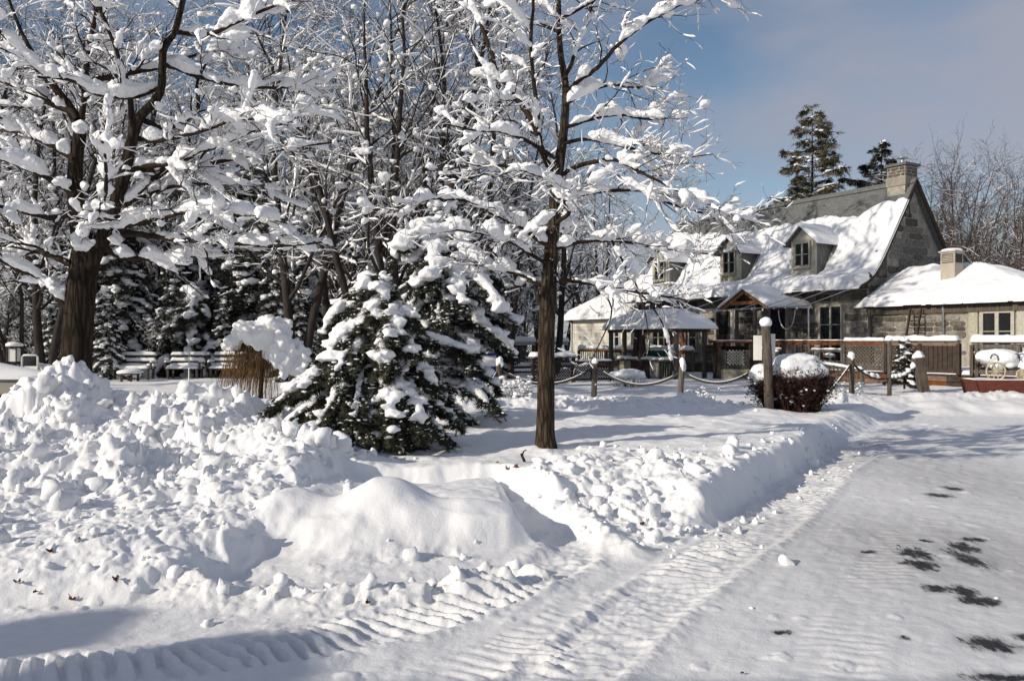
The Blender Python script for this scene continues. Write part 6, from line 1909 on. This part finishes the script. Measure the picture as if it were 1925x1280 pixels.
# ------------------------------------------------------------------ boats on the left
def boat():
    # local x runs from stern (left) to bow (right)
    b = P(-20, 735, 17.8); b.z = .36
    R = empty("boat", b, -.25); tag(R, "cream motorboat hull under a smooth snow cover, left of the maple trunk", "boat")
    xs = np.linspace(-2.3, 1.75, 26); n = 13
    V = []; Fq = []
    def sect(x):
        u = (x + 2.3) / 4.05
        half = .82 * (1 - max(0, (u - .5) / .5) ** 2.2) + .015
        gun = .52 - .12 * u + .02 * u * u; keel = .05 + .42 * max(0, (u - .62) / .38) ** 2
        return half, gun, min(keel, gun - .04)
    hm = MB(); vv = []; ff = []
    for x in xs:
        h, g, k = sect(x)
        for j in range(n):
            t = -1 + 2 * j / (n - 1); yy = h * math.copysign(abs(t) ** .6, t); zz = k + (g - k) * abs(t) ** 2.2
            vv.append((x, yy, zz))
    for i in range(len(xs) - 1):
        for j in range(n - 1): ff.append((i * n + j, i * n + j + 1, (i + 1) * n + j + 1, (i + 1) * n + j))
    ff.append(tuple(range(n)))
    hm.add(vv, ff); hull = hm.build("hull", M['hull'], R, True)
    for sy in (-1, 1):
        s = MB(); s.tube([(x, sy * (sect(x)[0] + .02), sect(x)[1] - .01) for x in xs], .035, 7); s.build("rubbing_strake", M['hull_dark'], R, True)
    cv = MB(); vv = []; ff = []
    for x in xs:
        h, g, k = sect(x); u = (x + 2.3) / 4.05
        top = .42 * (1 - u) ** .35 * (1 + .10 * math.sin(u * 5)) * min(1, u / .06 + .3)
        for j in range(n):
            t = -1 + 2 * j / (n - 1)
            zz = g + .02 + top * (max(0, 1 - abs(t) ** 2.4)) ** .8 + .02 * mnoise.noise(Vector((x * 2, t * 2, 3)))
            vv.append((x, (h - .01) * t, zz))
    for i in range(len(xs) - 1):
        for j in range(n - 1): ff.append((i * n + j, i * n + j + 1, (i + 1) * n + j + 1, (i + 1) * n + j))
    ff.append(tuple(range(n)))
    cv.add(vv, ff); cv.build("snow_cover", M['snow'], R, True)
    for x in (-1.2, .5):
        t = MB(); t.box((x, 0, -.02), (.12, 1.0, .22)); t.build("cradle", M['wood_dark'], R)
boat()
def console():
    b = P(72, 700, 21.0); b.z = .25
    R = empty("boat_console", b); tag(R, "white boat windscreen frame and console standing behind the snow-covered boat", "boat console")
    k = MB(); k.prism([(-.25, 0), (.42, 0), (.42, .45), (.20, .78), (-.25, .78)], lambda x, z: Vector((x, -.25, z)), lambda x, z: Vector((x, .25, z))); k.build("console", M['white_paint'], R, bevel=.03)
    f = MB(); f.tube([(-.28, -.26, .55), (-.26, -.26, .98), (-.22, -.26, 1.02), (.10, -.26, 1.02), (.14, -.26, .98), (.14, -.26, .55)], .026, 8); f.build("windscreen_frame", M['white_paint'], R, True)
    g = MB(); g.box((-.06, -.255, .87), (.34, .01, .26)); g.build("windscreen", M['glass'], R)
    s = MB(); snow_cap(s, (-.2, 0, .78), (.3, 0, .7), .4, .06, 3); s.build("snow", M['snow'], R, True)
console()
def lantern():
    b = P(27, 700, 22.5); b.z = .2
    R = empty("lantern_post", b); tag(R, "small square lantern on a short post behind the boat at the left edge", "lantern")
    p = MB(); p.box((0, 0, .4), (.08, .08, .9)); p.build("post", M['iron'], R)
    for sx in (-1, 1):
        for sy in (-1, 1):
            c = MB(); c.box((sx * .13, sy * .13, 1.05), (.025, .025, .42)); c.build("lantern_bar", M['iron'], R)
    g = MB(); g.box((0, 0, 1.04), (.22, .22, .36)); g.build("lantern_glass", M['paper'], R)
    t = MB(); t.lathe((0, 0, 1.26), [(.24, 0), (.20, .03), (.05, .12)], 8); t.build("lantern_roof", M['iron'], R)
    s = MB(); snow_ball(s, Vector((0, 0, 1.33)), .24, .24, .08, 2, .1, 2); s.build("snow", M['snow'], R, True)
lantern()

def blue_dinghy():
    b = P(912, 700, 27.5); b.z = .2
    R = empty("covered_dinghy", b, .4); tag(R, "small dinghy under a bright blue tarp and snow behind the spruces", "boat")
    m = MB(); prof = []
    vv = []; ff = []; n = 14; xs = np.linspace(-.75, .55, 12)
    for i, x in enumerate(xs):
        u = i / 11; h = .42 * (1 - (abs(u - .45) / .6) ** 3); g = .62 + .05 * math.sin(u * 7)
        for j in range(n):
            t = j / (n - 1); a = math.pi * (1 - t)
            yy = h * math.cos(a) * 1.1; zz = g * (math.sin(a) ** .5) * (.95 + .05 * math.cos(a * 6))
            vv.append((x, yy, zz))
    for i in range(11):
        for j in range(n - 1): ff.append((i * n + j, i * n + j + 1, (i + 1) * n + j + 1, (i + 1) * n + j))
    ff += [tuple(range(n)), tuple(11 * n + j for j in range(n))]
    m.add(vv, ff); m.build("tarp", M['blue'], R, True)
    s = MB(); snow_ball(s, Vector((-.05, 0, .72)), .62, .42, .22, 4, .14); s.build("snow", M['snow'], R, True)
    t = MB(); t.bar((-.1, .25, .92), (.5, .25, .98), .3, .06); t.build("tarp_fold", M['blue'], R)
blue_dinghy()

def lattice_counter():
    p0 = P(1002, 705, 25.6); p1 = P(1150, 705, 27.0); d = p1 - p0; d.z = 0; L = d.length
    b = Vector((p0.x, p0.y, .25)); rz = math.atan2(d.y, d.x)
    R = empty("lattice_counter", b, rz); tag(R, "dark picnic counter with lattice panels and snow behind the lawn tree trunk", "counter")
    n = 4
    for k in range(n + 1):
        p = MB(); p.box((L * k / n, 0, .42), (.10, .10, .84)); p.build("post", M['wood_dark'], R)
    for k in range(n):
        l = MB(); lattice(l, (L * k / n + .06, 0, 0), (L * (k + 1) / n - .06, 0, 0), .14, .66, .10, .028); l.build("lattice", M['wood_dark'], R)
    for z in (.11, .70):
        l = MB(); l.box((L / 2, 0, z), (L, .05, .07)); l.build("rail", M['wood_dark'], R)
    t = MB(); t.box((L * .24, 0, .86), (L * .55, .5, .05)); t.build("top", M['wood_grey'], R)
    s = MB(); snow_cap(s, (-.08, 0, .88), (L * .5, 0, .88), .5, .15, 5); s.build("snow", M['snow'], R, True)
    s = MB(); snow_cap(s, (L * .55, 0, .73), (L, 0, .73), .12, .05, 6); s.build("snow", M['snow'], R, True)
lattice_counter()

def far_platform():
    p0 = P(932, 690, 34.0); p1 = P(1066, 690, 36.0); d = p1 - p0; d.z = 0; L = d.length; rz = math.atan2(d.y, d.x)
    R = empty("viewing_platform", Vector((p0.x, p0.y, .2)), rz); tag(R, "pale wooden platform with lattice rail and snow beyond the counter", "platform")
    t = MB(); t.box((L / 2, .8, .30), (L + .6, 2.0, .12)); t.build("deck", M['wood_grey'], R)
    s = MB(); snow_cap(s, (-.3, -.1, .36), (L + .3, -.1, .36), .5, .14, 4); s.build("snow", M['snow'], R, True)
    for k in (0, .33, .52, .60, 1):
        p = MB(); p.box((L * k, 0, .82), (.13, .13, 1.1)); p.build("post", M['wood_grey'], R)
    for a, b_ in ((0, .52), (.60, 1)):
        t = MB(); t.box((L * (a + b_) / 2, 0, 1.32), (L * (b_ - a), .16, .16)); t.build("top_rail", M['wood_trim'], R)
        s = MB(); snow_cap(s, (L * a - .05, 0, 1.40), (L * b_ + .05, 0, 1.40), .34, .22, 7 + a); s.build("snow", M['snow'], R, True)
        l = MB(); lattice(l, (L * a + .07, 0, 0), (L * b_ - .07, 0, 0), .5, 1.22, .13, .035); l.build("lattice", M['wood_grey'], R)
far_platform()

# ------------------------------------------------------------------ planter trough and toy wagon
def planter():
    D = 20.0
    p0 = P(1822, 738, D)
    R = empty("planter_trough", Vector((p0.x, p0.y, .28)), -.12); tag(R, "long rust-red wooden trough half buried in the snowbank", "planter")
    L = 3.2
    for y in (-.42, .42):
        m = MB(); m.prism([(.10, -.1), (L, -.1), (L, .40), (-.04, .40)], lambda x, z: Vector((x, y, z)), lambda x, z: Vector((x, y + .04, z))); m.build("side_board", M['red_paint'], R)
    m = MB(); m.add([(-.05, -.42, .40), (-.05, .46, .40), (.10, .46, -.1), (.10, -.42, -.1), (-.01, -.42, .40), (-.01, .46, .40), (.14, .46, -.1), (.14, -.42, -.1)], [(0, 1, 2, 3), (7, 6, 5, 4), (0, 4, 5, 1), (1, 5, 6, 2), (2, 6, 7, 3), (3, 7, 4, 0)]); m.build("end_board", M['red_paint'], R)
    def th(X, Y):
        return .07 * (1 + .6 * fbm2(X * 2, Y * 2, 3, 66))
    snow_field("snow", lambda X, Y: X * 0 + .34, th, .0, L, -.38, .42, 90, 26, R)
    W = empty("wagon_planter", Vector((p0.x, p0.y, .28)) + Matrix.Rotation(-.12, 3, 'Z') @ Vector((.45, -.05, .41)), -.12)
    tag(W, "old spoked-wheel wagon buried in round snow masses on the red trough", "wagon")
    def wheel(x, y, r, z):
        w = MB(); n = 24
        w.tube([(x + r * math.cos(g), y, z + r * math.sin(g)) for g in np.linspace(0, 2 * math.pi, n)], .022, 6, False)
        o = w.build("wheel", M['plastic_wheel'], W, True)
        for k in range(10):
            g = k * 2 * math.pi / 10; s = MB(); s.bar((x, y, z), (x + r * math.cos(g), y, z + r * math.sin(g)), .018, .018, up=(0, 1, 0)); s.build("spoke", M['plastic_wheel'], o)
        h = MB(); h.tube([(x, y - .04, z), (x, y + .04, z)], .035, 8); h.build("hub", M['plastic_wheel'], o)
    wheel(.02, -.30, .22, .20); wheel(.62, -.30, .12, .13)
    a = MB(); a.box((.35, 0, .26), (1.0, .42, .07)); a.build("chassis", M['wood_dark'], W)
    for x in (-.02, .48, .62):
        h = MB(); h.tube([(x + .09 * math.cos(g), -.30, .50 + .13 * math.sin(g)) for g in np.linspace(-.3, math.pi * .95, 10)], .012, 6); h.build("hoop_handle", M['iron'], W)
    cs = [((.18, 0, .55), (.46, .32, .20)), ((-.02, 0, .52), (.30, .28, .16)), ((.12, -.1, .36), (.20, .2, .22)), ((.42, 0, .42), (.28, .28, .2)), ((.92, 0, .50), (.44, .3, .18)), ((.80, -.1, .32), (.26, .22, .2)), ((1.25, 0, .45), (.4, .3, .2)), ((1.6, 0, .4), (.4, .3, .2))]
    V, Fc = blobs([c for c, _ in cs], [q for _, q in cs], 9, 3, .15)
    link_mesh("snow", remeshed("snow", V, [Fc], .025, 5, .006, .1), M['snow'], W, True)
    T = Tree(5)
    for k in range(60):
        T.walk(Vector((-.27, -.12, .35)), Vector((T.r.gauss(-.3, .6), T.r.gauss(0, .6), T.r.gauss(.2, .5))), T.r.uniform(.1, .2), .006, 3, 3, .2)
    V, Fq = T.wood((3, 3, 3, 3)); link_mesh("dead_plant", np_mesh("dead_plant", V, Fq), M['bush'], W)
planter()

# ------------------------------------------------------------------ fallen leaves on the snow
def ray_ground(px, py):
    d = np.linspace(3.2, 16, 900)
    x = (px - 962.5) / F * d; z = CAMZ + (640 - py) / F * d
    h, _, _, _ = terrain(x, d)
    k = np.argmax(z < h)
    return Vector((x[k], d[k], h[k]))
def leaves():
    r_ = random.Random(12)
    names = {(95, 1040): "crumpled maple leaf on the front left snow lumps", (35, 1098): "dark maple leaf near the left edge, low on the lumps", (66, 1121): "small curled leaf below the left snow lumps", (138, 1133): "flat red maple leaf on the snow at the foot of the left bank",
             (220, 1092): "dark leaf lodged between two snow lumps on the left", (150, 1015): "tiny leaf scrap high on the front left lumps", (690, 1138): "red leaf caught in the low ridge of crumbs", (1396, 1268): "red leaf lying at the bottom edge of the drive",
             (936, 872): "leaf scrap at the left of the lawn tree's litter", (952, 884): "brown leaf below the litter left of the lawn tree", (972, 880): "broad brown leaf in the litter left of the lawn tree", (1205, 990): "orange leaf on the sloping bank before the drive", (1203, 846): "brown leaf on top of the lumpy bank right of the trunk", (1152, 870): "small dark leaf on the bank below the trunk"}
    size = {(1396, 1268): .016, (150, 1015): .02, (66, 1121): .026, (936, 872): .03, (1152, 870): .03, (690, 1138): .034, (1205, 990): .04}
    lobes = [(0, 1.0), (18, .62), (34, .78), (48, .45), (64, .85), (84, .40), (112, .62), (140, .35), (180, .22)]
    for (px, py), lab in names.items():
        p = ray_ground(px, py)
        sz = size.get((px, py), .05)
        prof = [(a, q) for a, q in lobes] + [(360 - a, q) for a, q in lobes[-2:0:-1]]
        o = []
        for a, q in prof:
            q = sz * q * r_.uniform(.75, 1.15); a = math.radians(a + r_.uniform(-5, 5)); o.append((q * math.cos(a), q * math.sin(a)))
        curl = r_.uniform(.5, 1.3); n = len(o)
        vv = [(0, 0, 0)] + [(x * (1 - .25 * curl * abs(y) / sz), y * .75, curl * abs(y) * .7 + r_.uniform(-.2, .25) * sz) for x, y in o]
        bot = [(x, y, z - .003) for x, y, z in vv]; m1 = n + 1
        ff = [(0, k, k % n + 1) for k in range(1, n + 1)] + [(m1, m1 + k % n + 1, m1 + k) for k in range(1, n + 1)] + [(k, m1 + k, m1 + k % n + 1, k % n + 1) for k in range(1, n + 1)]
        m = MB(); m.add(vv + bot, ff)
        ob = m.build("fallen_leaf", M['leaf']); ob.location = p + Vector((0, -.01, .012)); ob.rotation_euler = (r_.uniform(.1, .7), r_.uniform(-.4, .4), r_.uniform(0, 6.28))
        tag(ob, lab, "leaf", "fallen leaves on the snow")
    p = ray_ground(985, 868)
    R = empty("broken_branch", p); tag(R, "short broken branch stub sticking out of the snow left of the lawn tree", "branch")
    m = MB(); m.tube([(.03, 0, -.08), (0, 0, .02), (-.03, .01, .09)], [.018, .016, .014], 7); m.build("stub", M['bark'], R)
    m = MB(); m.tube([(-.02, .01, .07), (.0, .0, .12), (.03, 0, .13)], [.009, .008, .006], 6); m.build("twig", M['bark'], R)
leaves()

# ------------------------------------------------------------------ unseen building behind the viewer, added so that its roof shades the foreground
def building_behind():
    sh = Vector((TOSUN.x, TOSUN.y, 0)).normalized(); tn = math.tan(SUN_EL)
    z = 5.0; s = z / tn
    yr = 3.86 + sh.y * s; dx = sh.x * s
    R = empty("unseen_building", Vector((dx - 1.5, yr - 3, 0))); tag(R, "unseen gabled building behind the viewer, shaped to shade the foreground", "building")
    L = 13.0
    w = MB(); w.box((0, 0, 1.2), (L - .6, 3.4, 2.4)); w.build("wall", M['brick_wall'], R)
    for sy in (-1, 1):
        a = Vector((-L / 2, 0, z)); b = Vector((L / 2, 0, z)); c = Vector((L / 2, sy * 2.0, 2.2)); d = Vector((-L / 2, sy * 2.0, 2.2))
        vv = [a, b, c, d]; r = MB(); r.add(vv + [v - Vector((0, 0, .15)) for v in vv], [(0, 1, 2, 3), (7, 6, 5, 4), (0, 4, 5, 1), (1, 5, 6, 2), (2, 6, 7, 3), (3, 7, 4, 0)]); r.build("roof", M['slate'], R)
    for g in (-1, 1):
        k = MB(); k.prism([(-1.7, 2.4), (1.7, 2.4), (0, 4.8)], lambda y, zz: Vector((g * (L / 2 - .4), y, zz)), lambda y, zz: Vector((g * (L / 2 - .6), y, zz))); k.build("gable", M['brick_wall'], R)
    R.location = Vector((dx - 1.5, yr, 0))
    for (tx, ty, wd) in ((-2.35, 4.62, .34), (-1.2, 4.22, .6)):  # unseen chimneys, placed and sized for the shadow bands they throw
        e = (ty - 3.86) / abs(sh.y); zc = z + e * tn
        xx = tx + sh.x * (zc / tn) - R.location.x
        c = MB(); c.box((xx, 0, (zc + z - .6) / 2), (wd, .6, zc - z + .6)); C = c.build("chimney", M['stone'], R)
building_behind()
print("all", round(time.time() - T0, 1))
